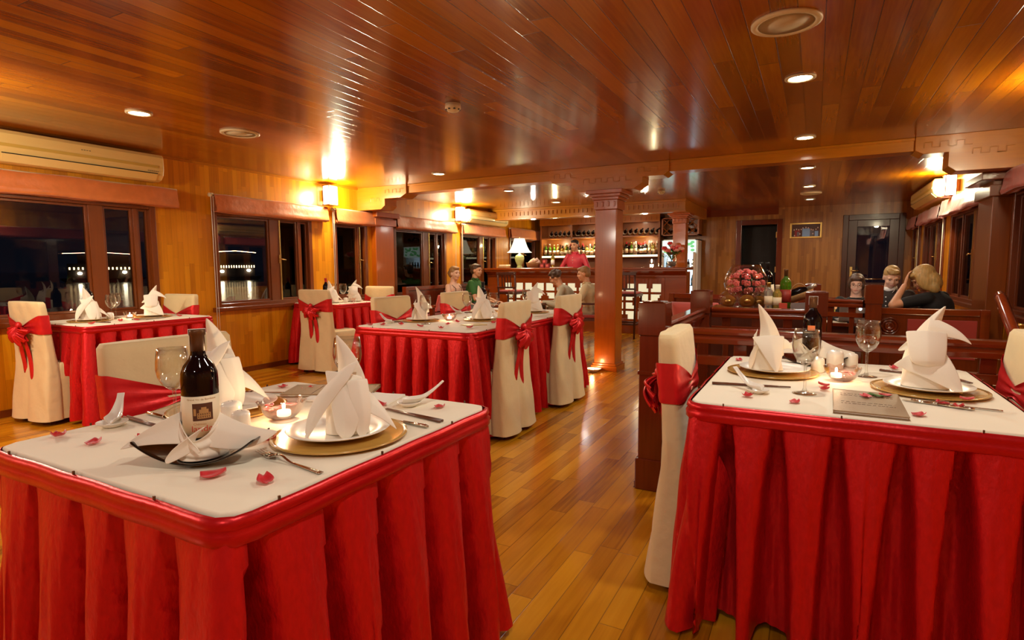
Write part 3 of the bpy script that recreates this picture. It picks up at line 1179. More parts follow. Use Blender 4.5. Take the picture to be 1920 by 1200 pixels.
def table(x0, x1, y0, y1, tl, cl, sl, seed, pitch=.165):
    cx_, cy_ = (x0 + x1) / 2, (y0 + y1) / 2
    hx, hy = (x1 - x0) / 2, (y1 - y0) / 2
    rnd = random.Random(seed)
    t = thing('dining_table', tl, 'table', (cx_, cy_, 0))
    mb = MB()
    mb.box((-hx + .02, -hy + .02, .715), (hx - .02, hy - .02, .752))
    mb.build('tabletop', W_DARK, t)
    for a in (-1, 1):
        for b2 in (-1, 1):
            mb = MB()
            mb.box((a * (hx - .2) - .025, b2 * (hy - .2) - .025, .03), (a * (hx - .2) + .025, b2 * (hy - .2) + .025, .715))
            mb.lathe([(.045, 0), (.045, .02), (.03, .035)], 12, (a * (hx - .2), b2 * (hy - .2), 0))
            mb.build('leg', M_BLACK, t)
    # cloth on top
    mb = MB()
    o, T = perim(rrect(hx, hy, .035), 96)
    rings = [(0, TZ), (-.004, TZ - .002), (-.002, TZ - .012), (.001, TZ - .03)]
    vs = [(p[0], p[1], TZ) for p in o]
    mb.add([(p[0] - .004 * p[2], p[1] - .004 * p[3], TZ) for p in o], [tuple(range(len(o)))])
    mb.smooth = True

    def fc(u, v):
        p = o[int(round(u * 96)) % 96]
        dd, z = [(-.004, TZ), (0, TZ - .002), (.002, TZ - .007), (.0025, TZ - .03)][int(round(v * 3))]
        return (p[0] + dd * p[2], p[1] + dd * p[3], z)
    mb.grid(fc, 96, 3, cu=True)
    mb.build('tablecloth', M_CLOTH, None, cl, 'tablecloth', loc=(cx_, cy_, 0))
    # skirt
    per = 2 * (hx + hy) * 2
    npl = max(8, int(round(per / pitch)))
    M = npl * 20
    o, T = perim(rrect(hx + .004, hy + .004, .04), M)
    jit = [(rnd.uniform(-.10, .10), rnd.uniform(.75, 1.2), rnd.uniform(.8, 1.2)) for _ in range(npl)]
    sh = rnd.uniform(0, 1)

    def fs(u, v):
        i = int(round(u * M)) % M
        p = o[i]
        q = (i / M * npl + sh)
        k = int(q) % npl
        ph = q - int(q)
        jc, jd, jw = jit[k]
        t_ = v
        hw = (.03 + .37 * t_ ** .6) * min(jw, 1.08)
        x = abs(ph - (.5 + jc)) / hw
        g = min(1, max(0, 1 - x) / .34)
        g = g * g * (3 - 2 * g)
        D = .130 * min(1, t_ * 3.2) ** .9 * jd * (1 - .75 * min(1, abs(p[2] * p[3]) * 2.5))
        wr = .004 * math.sin(q * 19 + t_ * 7 + k) * t_ + .003 * math.sin(q * 31 - t_ * 11) * t_
        lobe = .012 * min(1, t_ * 3) * math.cos((ph - .5 - jc) * 2 * math.pi + math.pi)
        corner = abs(p[2] * p[3]) * 2
        dd = .006 + .055 * t_ ** .9 + lobe - D * g + wr + corner * .075 * t_
        tw = .012 * math.sin(k * 2.1) * t_
        z = .745 - (.745 - .025) * t_ + (.006 * math.sin(q * 6.28) if t_ > .95 else 0)
        return (p[0] + p[2] * dd - p[3] * tw, p[1] + p[3] * dd + p[2] * tw, z)
    sk = MB()
    sk.grid(fs, M, 18, cu=True)
    s_ = sk.build('table_skirt', M_RED, None, sl, 'table skirt', loc=(cx_, cy_, 0))
    mb = MB()
    o2, T2 = perim(rrect(hx + .004, hy + .004, .04), 120)
    pr = [(.004, TZ - .004), (.012, TZ - .006), (.016, TZ - .022), (.012, TZ - .027), (.018, TZ - .034), (.017, TZ - .055), (.010, TZ - .060), (.002, TZ - .058)]

    def ft(u, v):
        i = int(round(u * 120)) % 120
        p = o2[i]
        dd, z = pr[int(round(v * 7))]
        dd += .0015 * math.sin(i * .8)
        return (p[0] + dd * p[2], p[1] + dd * p[3], z)
    mb.grid(ft, 120, 7, cu=True)
    mb.build('trim_band', M_REDB, s_)
    # skirt clips
    for k in range(0, 120, 10):
        p = o2[(k + 4) % 120]
        mb = MB()
        mb.box((p[0] - .002 + p[2] * .006, p[1] - .002 + p[3] * .006, TZ - .004), (p[0] + .002 + p[2] * .006, p[1] + .002 + p[3] * .006, TZ + .0035))
        mb.build('pin', M_CAPS, s_)
    return cx_, cy_


table(-1.755, -.885, .61, 1.50, 'dining table at front left, hidden under its cloth and red skirt', 'cream cloth covering the top of the front left table', 'pleated red satin skirt round the front left table', 1, .178)
table(-.335, .555, 1.845, 2.88, 'dining table at front right, hidden under its cloth and red skirt', 'cream cloth covering the top of the front right table', 'pleated red satin skirt round the front right table', 2, .15)
table(-3.0, -1.985, 3.17, 5.2, 'long dining table in the middle of the room under a cream cloth', 'cream cloth on the long table in the middle of the room', 'pleated red satin skirt round the long table in the middle', 3, .15)
table(-5.68, -4.86, 2.27, 3.30, 'dining table against the far left window, under a cream cloth', 'cream cloth on the table against the far left window', 'pleated red skirt of the table against the far left window', 4, .15)
table(-5.68, -4.96, 4.95, 5.62, 'small dining table by the second left window under a cream cloth', 'cream cloth on the small table by the second left window', 'pleated red skirt of the small table by the second left window', 5, .15)


# ================================================================ covered chairs
def chair_proto(label, group=None):
    t = thing('covered_dining_chair', label, 'chair', (0, 0, 0), 0, group)
    mb = MB()

    def ring(w, d, yc, u, n=4.5):
        a = u * 2 * math.pi
        c, s = math.cos(a), math.sin(a)
        f = (abs(c) ** n + abs(s) ** n) ** (-1 / n)
        return (w / 2 * c * f, yc + d / 2 * s * f)
    # back (slight recline: the top leans to -y); v 0 top .. 1 floor
    prof = [(.943, .001, .001, -.262), (.945, .38, .05, -.262), (.945, .43, .062, -.26), (.93, .452, .075, -.257), (.85, .458, .08, -.250), (.7, .462, .085, -.238), (.55, .468, .09, -.226), (.46, .474, .11, -.222),
            (.3, .49, .14, -.226), (.15, .51, .16, -.236), (.035, .53, .17, -.246)]

    def fb(u, v):
        k = v * (len(prof) - 1)
        i = min(int(k), len(prof) - 2)
        f = k - i
        z, w, d, yc = [prof[i][j] * (1 - f) + prof[i + 1][j] * f for j in range(4)]
        x, y = ring(w, d, yc, u)
        low = max(0, (.5 - z) / .5)
        wr = .007 * math.sin(u * 44 + z * 9) * low + .002 * math.sin(u * 70 + z * 23)
        if y < yc and abs(x) < .05:
            y += .035 * low * (1 - abs(x) / .05)
        return (x * (1 + wr * .5), y + (wr if y < yc else 0), z)
    mb.grid(fb, 72, 30, cu=True)
    # seat skirt
    prof2 = [(.474, .001, .001, .0), (.474, .40, .38, .0), (.472, .45, .43, .0), (.455, .47, .45, .0), (.3, .485, .47, .0), (.15, .50, .49, .0), (.04, .52, .51, .0)]

    def fs2(u, v):
        k = v * (len(prof2) - 1)
        i = min(int(k), len(prof2) - 2)
        f = k - i
        z, w, d, yc = [prof2[i][j] * (1 - f) + prof2[i + 1][j] * f for j in range(4)]
        x, y = ring(w, d, yc - .0, u)
        low = max(0, (.46 - z) / .46)
        wr = .010 * math.sin(u * 6.28 * 9) * low
        return (x * (1 + wr), y * (1 + wr) - .02, z)
    mb.grid(fs2, 72, 16, cu=True)
    mb.build('cover', M_COVER, t)
    # sash
    mb = MB()

    def yc_at(z):
        return -.262 + (.945 - z) * .095

    def fsash(u, v):
        zt0, zb0 = .845, .70
        x, y = ring(.470, .098, 0, u)
        c = max(0, 1 - abs(x) / .225)
        zt = zt0 - .085 * c
        zb = zb0 + .022 * c ** 2
        z = zt + (zb - zt) * v
        pin = -.006 * math.sin(v * math.pi) * c ** 3
        rid = .0035 * math.sin(v * 16 + c * 3) * (.3 + c)
        y2 = y + (rid if y > 0 else -rid) + (pin if y > 0 else -pin)
        return (x, y2 + yc_at(z), z)
    mb.grid(fsash, 88, 12, cu=True)
    mb.build('sash', M_SASH, t)
    # bow: knot, fan loops, tails (on the back, -y)
    mb = MB()
    yb = yc_at(.76) - .062
    mb.ell((0, yb - .012, .765), (.026, .022, .030), 12, 8)
    for s in (-1, 1):
        for layer in range(2):
            def fl(u, v, s=s, layer=layer):
                # v: along from knot to end of loop, u: across (radial pleats)
                ang = R(-34 - 52 * u - layer * 8) if layer else R(-12 - 62 * u)
                ln = (.115 + .018 * math.sin(u * 9 + s)) * (1 if layer == 0 else 1.12)
                rr = .012 + ln * v
                bul = math.sin(math.pi * min(1, v)) * .036 + .004
                pl = .007 * math.sin(u * 26) * (1 - v * .3)
                return (s * rr * math.cos(ang), yb - .012 - bul - pl - layer * .006, .765 + rr * math.sin(ang))
            mb.grid(fl, 16, 12)

            def fl2(u, v, s=s, layer=layer):
                ang = R(-34 - 52 * u - layer * 8) if layer else R(-12 - 62 * u)
                ln = (.115 + .018 * math.sin(u * 9 + s)) * (1 if layer == 0 else 1.12)
                rr = .012 + ln * v
                return (s * rr * math.cos(ang), yb - .006 - .004 * math.sin(math.pi * v), .765 + rr * math.sin(ang))
            mb.grid(fl2, 16, 6)
    mb.build('bow', M_SASH, t)
    for s, L, sl in ((-1, .34, -.018), (1, .40, .022)):
        mb = MB()

        def ftail(u, v, s=s, L=L, sl=sl):
            w = .016 + .030 * min(1, v * 2.2)
            x = sl * (1 + v) + (u - .5) * 2 * w * .62 + s * .010 * v
            z = .75 - L * v - (.03 * (1 - abs(u - .5) * 2) if v > .97 else 0)
            y = yc_at(z) - .058 - .006 * math.sin(v * 6 + s) - .010 * math.cos((u - .5) * 3) - (.012 * v if z > .3 else .03 * v)
            return (x, y, z)
        mb.grid(ftail, 6, 18)
        mb.build('ribbon_tail', M_SASH, t, solid=.003)
    for a in (-1, 1):
        for b2 in (-.24, .17):
            mb = MB()
            mb.box((a * .19 - .017, b2 - .017, 0), (a * .19 + .017, b2 + .017, .12))
            mb.build('leg', W_DARK, t)
    return t


# the chair faces its local +y
P = chair_proto('cream covered chair on the aisle side of the long table, the nearer of two')
P.location = (-2.12, 3.56, 0)
P.rotation_euler = (0, 0, R(92))
G = None
for loc, rz, lab in [
    ((-2.12, 4.58, 0), 88, 'cream covered chair on the aisle side of the long table, the farther of two'),
    ((-2.90, 3.76, 0), -92, 'cream covered chair across the long table, the nearer of two'),
    ((-2.90, 4.74, 0), -90, 'cream covered chair across the long table in front of the seated couple'),
    ((-1.79, 1.21, 0), -92, 'large cream covered chair with a red sash behind the front left table'),
    ((-.21, 2.26, 0), -88, 'cream covered chair with a red sash at the left of the front right table'),
    ((.44, 2.56, 0), 92, 'cream covered chair cut off by the right edge of the picture'),
    ((-5.36, 2.37, 0), 2, 'cream covered chair with a big red bow at the far left, back to the camera'),
    ((-5.42, 3.12, 0), 182, 'cream covered chair at the far left table, against the plank wall'),
    ((-4.98, 4.88, 0), 1, 'cream covered chair with a red bow and pointed tail at the small window table'),
    ((-5.05, 5.55, 0), 180, 'cream covered chair on the far side of the small window table'),
]:
    dup(P, loc, R(rz), lab)

# ================================================================ tableware
TT = TZ + .0008


def leaf(mb, p0, p1, W, bulge=(0, 0, 0), side=(1, 0, 0), curl=.3, tip=.9, base=1.0, n=12, twist=0.0, fold=0.0):
    """one folded flap of cloth running from p0 to a point at p1"""
    p0, p1, bulge, side = Vector(p0), Vector(p1), Vector(bulge), Vector(side).normalized()
    ax = (p1 - p0).normalized()
    nrm = ax.cross(side).normalized()

    def fn(u, v):
        s = u * 2 - 1
        w = W * (base + (1 - base) * min(1, v * 3)) * max(0.02, (1 - v) ** tip)
        a = twist * v
        sd = side * math.cos(a) + nrm * math.sin(a)
        nn = -side * math.sin(a) + nrm * math.cos(a)
        c = p0.lerp(p1, v) + bulge * math.sin(math.pi * v * .9)
        return tuple(c + sd * (s * w) + nn * (curl * w * (.55 * (1 - s * s) + .65 * (1 - abs(s))) + fold * w * math.sin(s * 5)))
    mb.grid(fn, 12, n)


def napkin(kind, seed=0):
    """standing folded napkin; front is local -y"""
    rnd = random.Random(seed)
    mb = MB()

    def cone(r0, r1, h, sx=1.0, sy=.8, lean=(0, 0), ph=0, w=.10):
        def fn(u, v):
            a = u * 2 * math.pi
            r = r0 * (1 - v) ** .8 + r1 * v ** 1.2 + .001
            r *= 1 + w * math.cos(3 * a + ph + v * 2.5) * (1 - .4 * v)
            return (sx * r * math.cos(a) + lean[0] * v, sy * r * math.sin(a) + lean[1] * v, h * v + .001)
        mb.grid(fn, 30, 12, cu=True)
    if kind == 'spire':      # tall hood with a curved pointed top
        cone(.058, .040, .13, 1.0, .72, (.0, 0), .5, .12)
        leaf(mb, (.004, .016, .06), (-.030, .0, .268), .060, (.012, .024, 0), (1, 0, .05), -.62, .72, n=16)
        leaf(mb, (.018, -.010, .190), (-.075, -.080, -.004), .074, (-.014, -.010, .0), (.85, .1, .45), .18, .85, base=.35, n=18)
        leaf(mb, (-.004, -.006, .165), (.020, -.070, .0), .052, (.012, -.012, .0), (1, .1, -.15), .25, .35, n=14)
        leaf(mb, (.036, -.014, .150), (.060, -.050, .0), .030, (.012, -.008, .0), (.7, .6, 0), .3, .3, n=12)
        leaf(mb, (.005, -.005, .115), (.140, -.004, .008), .050, (.006, .0, .016), (-.1, .75, .65), .15, .85, n=14)
    elif kind == 'bird':     # spire leaning one way with a beak-like flap
        cone(.062, .046, .13, 1.05, .75, (.0, 0), 1.4, .06)
        leaf(mb, (-.008, .012, .07), (.050, .0, .270), .064, (-.024, .022, .004), (1, 0, .15), -.6, .78, n=16)
        leaf(mb, (.0, .0, .205), (.110, -.012, .150), .034, (.014, 0, .008), (.1, .5, 1), .2, .95)
        leaf(mb, (-.004, -.014, .185), (.006, -.056, .075), .056, (0, -.010, 0), (1, 0, 0), .3, .12)
        leaf(mb, (-.035, -.022, .115), (.095, -.072, .0), .072, (.006, -.010, .008), (.75, .1, .6), .15, .75, n=16)
        leaf(mb, (-.035, .0, .15), (-.078, -.005, .118), .022, (0, 0, 0), (0, .3, 1), .2, .6)
    elif kind == 'point':    # long thin leaf, tip to the left
        cone(.058, .042, .11, 1.0, .72, (0, 0), 2.2)
        leaf(mb, (.010, .012, .05), (-.046, .0, .262), .056, (.026, .024, 0), (1, 0, .1), -.65, .78, n=16)
        leaf(mb, (-.004, -.020, .135), (.020, -.078, .0), .060, (0, -.010, .002), (1, 0, .05), .22, .75, n=14)
        leaf(mb, (-.024, -.01, .12), (-.064, -.040, .004), .038, (-.010, 0, .008), (.6, .5, .4), .2, .4)
        leaf(mb, (.02, -.005, .10), (.085, -.012, .085), .030, (.01, 0, .014), (0, .4, 1), .2, .6)
        leaf(mb, (-.045, .006, .150), (-.052, -.010, .095), .016, (0, 0, 0), (.4, .4, .6), .2, .5)
    return mb


def mk_napkin(kind, label, loc, rz, sc=1.0):
    mb = napkin(kind)
    o = mb.build('folded_napkin', M_NAP, None, label, 'napkin', loc=loc, rz=rz, solid=.0022, sub=1)
    o.scale = (sc, sc, sc)
    return o


def lathe_obj(name, prof, mat, label, cat, loc, n=32, group=None, parent=None):
    mb = MB()
    mb.lathe(prof, n)
    return mb.build(name, mat, parent, label, cat, group, loc=loc)


def gold_charger(label, loc, r=.168):
    return lathe_obj('charger_plate', [(r * .60, 0), (r * .9, .001), (r, .007), (r, .0105), (r * .93, .0085), (r * .78, .0075), (.0001, .0070)], M_GOLD, label, 'charger plate', loc, 48)


def plate(label, loc, r=.130):
    return lathe_obj('dinner_plate', [(r * .5, 0), (r * .62, .003), (r * .98, .014), (r, .0165), (r * .985, .0175), (r * .72, .0095), (r * .62, .006), (.0001, .005)], M_PORC, label, 'plate', loc, 48)


def glass_proto(label):
    t = thing('wine_glass', label, 'wine glass')
    bowl = [(.0045, .088), (.012, .092), (.026, .104), (.036, .124), (.040, .146), (.039, .168), (.0345, .20)]
    inner = [(.0335, .2), (.038, .168), (.0388, .146), (.0348, .125), (.025, .106), (.010, .096), (.0001, .095)]
    mb = MB()
    mb.lathe(bowl + inner, 32)
    mb.build('bowl', M_GLASS, t)
    mb = MB()
    mb.lathe([(.0001, 0), (.034, .0), (.035, .0015), (.02, .004), (.008, .008), (.0042, .018), (.0036, .06), (.0045, .0882)], 24)
    mb.build('stem_and_foot', M_GLASS, t)
    return t


def bottle_proto(label, capm=None, lab=None, body=None, h=.30, r=.0375, name='wine_bottle', group=None):
    t = thing(name, label, 'bottle', group=group)
    k = h / .30
    mb = MB()
    mb.lathe([(r * .85, 0), (r, .004), (r, .185 * k), (r * .98, .200 * k), (r * .82, .217 * k), (r * .52, .232 * k), (.0155, .243 * k), (.0145, .262 * k), (.0140, .288 * k), (.0155, .289 * k), (.0155, .2955 * k), (.0125, .2965 * k), (.0001, .2965 * k)], 32)
    mb.build('glass_body', body or M_BOTTLE, t)
    mb = MB()
    mb.lathe([(.0152, .246 * k), (.0148, .285 * k), (.0162, .2875 * k), (.0164, .298 * k), (.0150, .300 * k), (.0001, .300 * k)], 24)
    mb.build('capsule', capm or M_CAPS, t)
    mb = MB()

    def fl(u, v):
        a = R(-90) + (u - .5) * R(165)
        return ((r + .0006) * math.cos(a), (r + .0006) * math.sin(a), .055 * k + .095 * k * v)
    mb.grid(fl, 24, 1)
    mb.build('label', lab or M_LABEL, t, solid=.0003)
    return t


def petal(loc, rz, label, s=1.0, tilt=0, group=None, curl=.45):
    mb = MB()

    def fn(u, v):
        a = (u - .5) * 2
        w = .0175 * s * math.sin(math.pi * min(1, .16 + v * .72)) ** .7
        x = a * w
        y = (v - .5) * .042 * s
        z = .002 + curl * .018 * s * (a * a * .45 + (v - .4) ** 2 * 1.6) + .0012 * math.sin(a * 5 + v * 4)
        return (x, y, z)
    mb.grid(fn, 8, 8)
    o = mb.build('rose_petal', M_PETAL, None, label, 'petal', group, loc=loc, rz=rz, solid=.0007)
    o.rotation_euler[0] = tilt
    return o


def fork(label, loc, rz, L=.19):
    mb = MB()
    pts = []

    def fn(u, v):
        y = v * L
        if v < .62:
            w = .0045 - .002 * (v / .62) + .0015 * (1 - v / .62) ** 2
        else:
            w = .0022 + .0095 * min(1, (v - .62) / .12)
        z = .003 + .010 * math.exp(-((v - .62) / .10) ** 2) + .006 * (max(0, v - .8) / .2) ** 2
        return ((u - .5) * 2 * w, y if v < .76 else .76 * L, z)
    mb.grid(fn, 4, 24)
    h = mb.build('fork', M_STEEL, None, label, 'fork', loc=loc, rz=rz, solid=.0016)
    for k in range(4):
        mb = MB()
        x = -.0095 + k * .00635
        mb.tube([(x, .745 * L, .0048), (x, .86 * L, .0035), (x, L, .008)], [.0019, .0017, .0009], 6)
        mb.build('tine', M_STEEL, h)
    return h


def knife(label, loc, rz, L=.20):
    t = thing('table_knife', label, 'knife', loc, rz)
    mb = MB()
    mb.tube([(0, 0, .005), (0, .01, .005), (0, .09, .0045)], [.0035, .0055, .004], 10)
    mb.build('handle', M_STEEL, t)
    mb = MB()
    mb.prism([(-.004, .088), (.006, .088), (.009, .14), (.006, L - .01), (-.002, L), (-.004, L - .01)], .002, .0035, 'z')
    mb.build('blade', M_STEEL, t)
    return t


M_CHOP = wood('dark chopstick wood', C4((.05, .014, .006), (.11, .032, .012), (.15, .05, .02)), None, 'Y', rough=.3, coat=.4)


def chopsticks(label, loc, rz, L=.235, gap=.010, tip='pair of chopsticks'):
    out = []
    for k in range(2):
        mb = MB()
        mb.tube([(0, 0, .0045), (0, L, .0035)], [.0042, .0022], 4 if False else 8)
        c, s = math.cos(rz), math.sin(rz)
        o = mb.build('chopstick', M_CHOP, None, label + (', left stick' if k == 0 else ', right stick'), 'chopstick', loc=(loc[0] + c * gap * k, loc[1] + s * gap * k, loc[2]), rz=rz + .02 * k)
        out.append(o)
    return out


def soup_spoon(label, loc, rz, rest=None, tilt=.0):
    def fn(u, v):
        a = (u - .5) * 2
        if v < .5:
            q = v / .5
            w = .021 * math.sin(math.pi * min(1, .08 + q * .75)) ** .6
            y = .062 * q - .02
            z = .004 + .014 * (a * a) + .012 * max(0, q - .75)
        else:
            q = (v - .5) / .5
            w = .0165 - .009 * min(1, q * 1.3) + .002 * q
            y = .042 + .07 * q
            z = .010 + .003 * q + (.010 * a * a) * (1 - q) + .050 * q ** 1.3
        return (a * w, y, z + .003)
    mb = MB()
    mb.grid(fn, 8, 22)
    return mb.build('soup_spoon', M_PORC, None, label, 'spoon', loc=loc, rz=rz, solid=.0028, sub=1)


def spoon_dish(label, loc, r=.038):
    return lathe_obj('spoon_dish', [(r * .55, 0), (r * .6, .002), (r * .95, .011), (r, .0145), (r * .95, .0145), (r * .6, .005), (.0001, .004)], M_PORC, label, 'small dish', loc, 28)


def shaker(label, loc, s=1.0, rz=0):
    t = thing('cruet', label, 'salt shaker', loc, rz)
    mb = MB()
    mb.lathe([(.020 * s, 0), (.0235 * s, .003), (.0235 * s, .045 * s), (.0215 * s, .052 * s), (.012 * s, .056 * s), (.0001, .0565 * s)], 24)
    mb.build('body', M_PORC, t)
    mb = MB()
    for k in range(3):
        a = k * 2.1
        mb.ell((.006 * math.cos(a), .006 * math.sin(a), .0568 * s), (.001, .001, .0006), 6, 4)
    mb.build('holes', M_BLACK, t)
    return t


def candle_bowl(label, loc, petals=4, seed=0, r=.062):
    t = thing('glass_candle_bowl', label, 'bowl', loc)
    mb = MB()

    def fo(u, v, off=0.0):
        a = u * 2 * math.pi
        rr = (.030 + (r - .030) * v ** .6) - off
        sc = 1 + .05 * v * math.cos(8 * a)
        z = .004 + .046 * v ** 1.2 + .004 * v * math.cos(8 * a)
        return (rr * sc * math.cos(a), rr * sc * math.sin(a), z + (0.002 if off else 0))
    mb.grid(lambda u, v: fo(u, v), 48, 8, cu=True)
    mb.grid(lambda u, v: fo(u, 1 - v, .0025), 48, 8, cu=True)
    mb.lathe([(.0001, 0.0), (.028, .0), (.030, .004)], 48)
    mb.lathe([(.0275, .006), (.0001, .005)], 48)
    mb.build('bowl', M_PINKGL, t)
    return t


def tealight(label, loc):
    t = thing('floating_candle', label, 'candle', loc)
    mb = MB()
    mb.lathe([(.017, 0), (.019, .002), (.019, .014), (.017, .016), (.0001, .0145)], 20)
    mb.build('wax', M_CANDLE, t)
    mb = MB()
    mb.ell((0, 0, .027), (.0042, .0042, .010), 10, 8)
    mb.build('flame', M_FLAME, t)
    lamp('candle_glow', 'POINT', (loc[0], loc[1], loc[2] + .030), 1.2, (1, .72, .40), size=.008)
    return t


# ---- front left table
g_ = lambda x, y, z=0: (x, y, TT + z)
gold_charger('gold charger under the big napkin on the front left table', g_(-1.055, 1.05))
plate('white plate holding the tall napkin on the front left table', g_(-1.065, 1.055, .0082))
mk_napkin('spire', 'tall folded white napkin nearest the camera on the front left table', g_(-1.035, 1.055, .0135), R(20), .92)
gold_charger('gold charger partly hidden behind the wine bottle on the front left table', g_(-1.565, 1.10))
plate('white plate behind the wine bottle on the front left table', g_(-1.555, 1.105, .0082))
mk_napkin('spire', 'folded white napkin standing behind the big wine bottle', g_(-1.575, 1.08, .0135), R(40), 1.0)

# curved black dish with the wrapped bottle
mb = MB()


def fd(u, v):
    x = (u - .5) * .262
    y = (v - .5) * .125 * (1 - .18 * abs(u - .5) * 2)
    return (x, y, .006 + .050 * (abs(u - .5) * 2) ** 2.2 + .004 * ((v - .5) * 2) ** 2)


mb.grid(fd, 28, 10)
BX, BYY = -1.197, .775
dang = math.atan2(.957 - .694, -1.241 + 1.337) - R(28)
mb.build('boat_dish', M_BLKDISH, None, 'curved black boat shaped dish under the big wine bottle', 'dish', loc=g_(BX, BYY), rz=R(30), solid=.005, sub=1)
B0 = bottle_proto('big dark wine bottle with a cream picture label on the front left table')
B0.location = g_(BX, BYY, .010)
B0.scale = (1, 1, .955)
B0.rotation_euler = (0, 0, R(28 + 32))


def bend_to_label(me, r, z0, k=1.0):
    """map flat text (x right, y up) onto the label cylinder facing -y"""
    for v in me.vertices:
        a = R(-90) + v.co.x / r
        rr = r + .0008 + v.co.z
        v.co = Vector((rr * math.cos(a), rr * math.sin(a), z0 + v.co.y))
    me.update()


def label_text(parent, body, size, x, z, mat, name, r=.0375, ex=.0001):
    me = text_mesh(body, size, ex)
    for v in me.vertices:
        v.co.x += x
    bend_to_label(me, r, z)
    me.materials.clear()
    me.materials.append(mat)
    me.name = name
    o = bpy.data.objects.new(name, me)
    return put(o, parent)


lab_o = [c for c in B0.children if c.name.startswith('label')][0]
label_text(lab_o, 'Grand Vin de Bordeaux', .0062, 0, .143, M_INKT, 'top_lettering')
label_text(lab_o, 'Château', .0075, -.006, .0865, M_INKT, 'script_lettering')
label_text(lab_o, 'lander', .0200, .002, .0750, M_INKR, 'name_lettering')
mb = MB()


def cyl_patch(mb, x0, x1, z0, z1, e=.0009, r=.0375):
    mb.grid(lambda u, v: ((r + e) * math.cos(R(-90) + (x0 + (x1 - x0) * u) / r), (r + e) * math.sin(R(-90) + (x0 + (x1 - x0) * u) / r), z0 + (z1 - z0) * v), 8, 1)


cyl_patch(mb, -.019, .021, .094, .134)
mb.m = 1
cyl_patch(mb, -.010, .016, .099, .112, .0011)
cyl_patch(mb, -.006, .012, .112, .120, .0011)
cyl_patch(mb, -.002, .008, .120, .125, .0011)
cyl_patch(mb, -.017, -.012, .106, .122, .0011)
mb.m = 0
for i in range(6):
    for j in range(2):
        cyl_patch(mb, -.008 + i * .004, -.0065 + i * .004, .101 + j * .006, .105 + j * .006, .0013)
mb.build('house_picture', [M_INKB, M_INKT], lab_o)
mb = MB()
for s in (-1, 1):
    mb.box((s * .0166, -.004, .262), (s * .0172, .004, .300))
mb.box((-.0172, -.004, .3002), (.0172, .004, .3008))
mb.build('tax_strip', M_WHITEP, B0)


def bottle_wrap(label, loc, rz, k=1.0, wings=True):
    mb = MB()

    def fn(u, v):
        a = u * 2 * math.pi
        vv = .5 + .5 * math.cos(a - R(-90))      # 1 at the front
        top = .090 - .046 * vv ** 3
        r = .048 * (1 - v) + .042 * v + .003 * math.sin(v * 16 + a * 2)
        return (r * math.cos(a), r * math.sin(a), top * v + .002)
    mb.grid(fn, 36, 14, cu=True)
    leaf(mb, (.040, -.004, .068), (-.054, -.048, .010), .030, (-.0, -.024, 0), (.35, .1, 1), .18, .3, base=.5, n=14)
    leaf(mb, (-.044, -.004, .078), (.020, -.050, .026), .020, (.0, -.018, 0), (-.35, .1, 1), -.18, .35, base=.6, n=14)
    if wings:
        leaf(mb, (-.015, -.012, .078), (-.150, -.045, .030), .048, (-.006, -.004, .008), (.3, .45, .85), .15, .85, n=16)
        leaf(mb, (.015, -.012, .074), (.160, .010, .056), .050, (.006, -.010, -.018), (-.2, .45, .85), .15, .75, n=16)
    o = mb.build('wrapped_napkin', M_NAP, None, label, 'napkin', loc=loc, rz=rz, solid=.0022, sub=1)
    o.scale = (k, k, k)
    return o


bottle_wrap('white napkin wrapped round the foot of the big wine bottle', g_(BX, BYY, .011), R(30))
Gp = glass_proto('empty wine glass behind the tall napkin on the front left table')
Gp.location = g_(-1.30, 1.335)
Gp.scale = (1.12, 1.12, 1.05)
dup(Gp, g_(-1.56, .935), 0, 'empty wine glass left of the big wine bottle', sc=1.06)
candle_bowl('scalloped glass bowl with a lit candle on the front left table', g_(-1.335, 1.105), r=.066)
tealight('lit floating candle in the glass bowl on the front left table', g_(-1.315, 1.095, .012))
for k, (dx, dy) in enumerate([(-.03, .01), (-.02, -.03), (.0, .034), (-.035, -.015)]):
    o = petal(g_(-1.335 + dx, 1.105 + dy, .022 + .004 * k), k * 1.3, 'rose petal floating in the glass bowl on the front left table', .75, 0, 'petals in the bowl of the front left table')
shaker('white porcelain shaker beside the big wine bottle, the front one', g_(-1.325, .965), 1.0)
shaker('white porcelain shaker beside the big wine bottle, the rear one', g_(-1.41, 1.00), 1.15)
fork('silver fork in front of the gold charger, front left table', g_(-.895, .832), math.atan2(-(-1.137 + .895), .866 - .832), .235)
fork('silver fork lying beyond the plate behind the bottle', g_(-1.60, 1.335), R(115), .15)
chopsticks('dark chopsticks at the right edge of the front left table', g_(-.900, 1.268), R(79), .235)
knife('silver knife at the right edge of the front left table', g_(-.898, 1.21), R(84), .20)
chopsticks('dark chopsticks at the left of the front left table', g_(-1.742, .905), R(-95), .235)
knife('silver knife behind the left chopsticks on the front left table', g_(-1.735, .955), R(-93), .20)
spoon_dish('small white dish under the spoon at the left corner of the front left table', g_(-1.685, .835))
soup_spoon('white soup spoon standing out of its dish at the left corner', g_(-1.685, .835, .005), R(50))
spoon_dish('small white dish at the right end of the front left table', g_(-1.10, 1.385))
soup_spoon('white soup spoon lying at the right end of the front left table', g_(-1.10, 1.385, .005), R(-40))


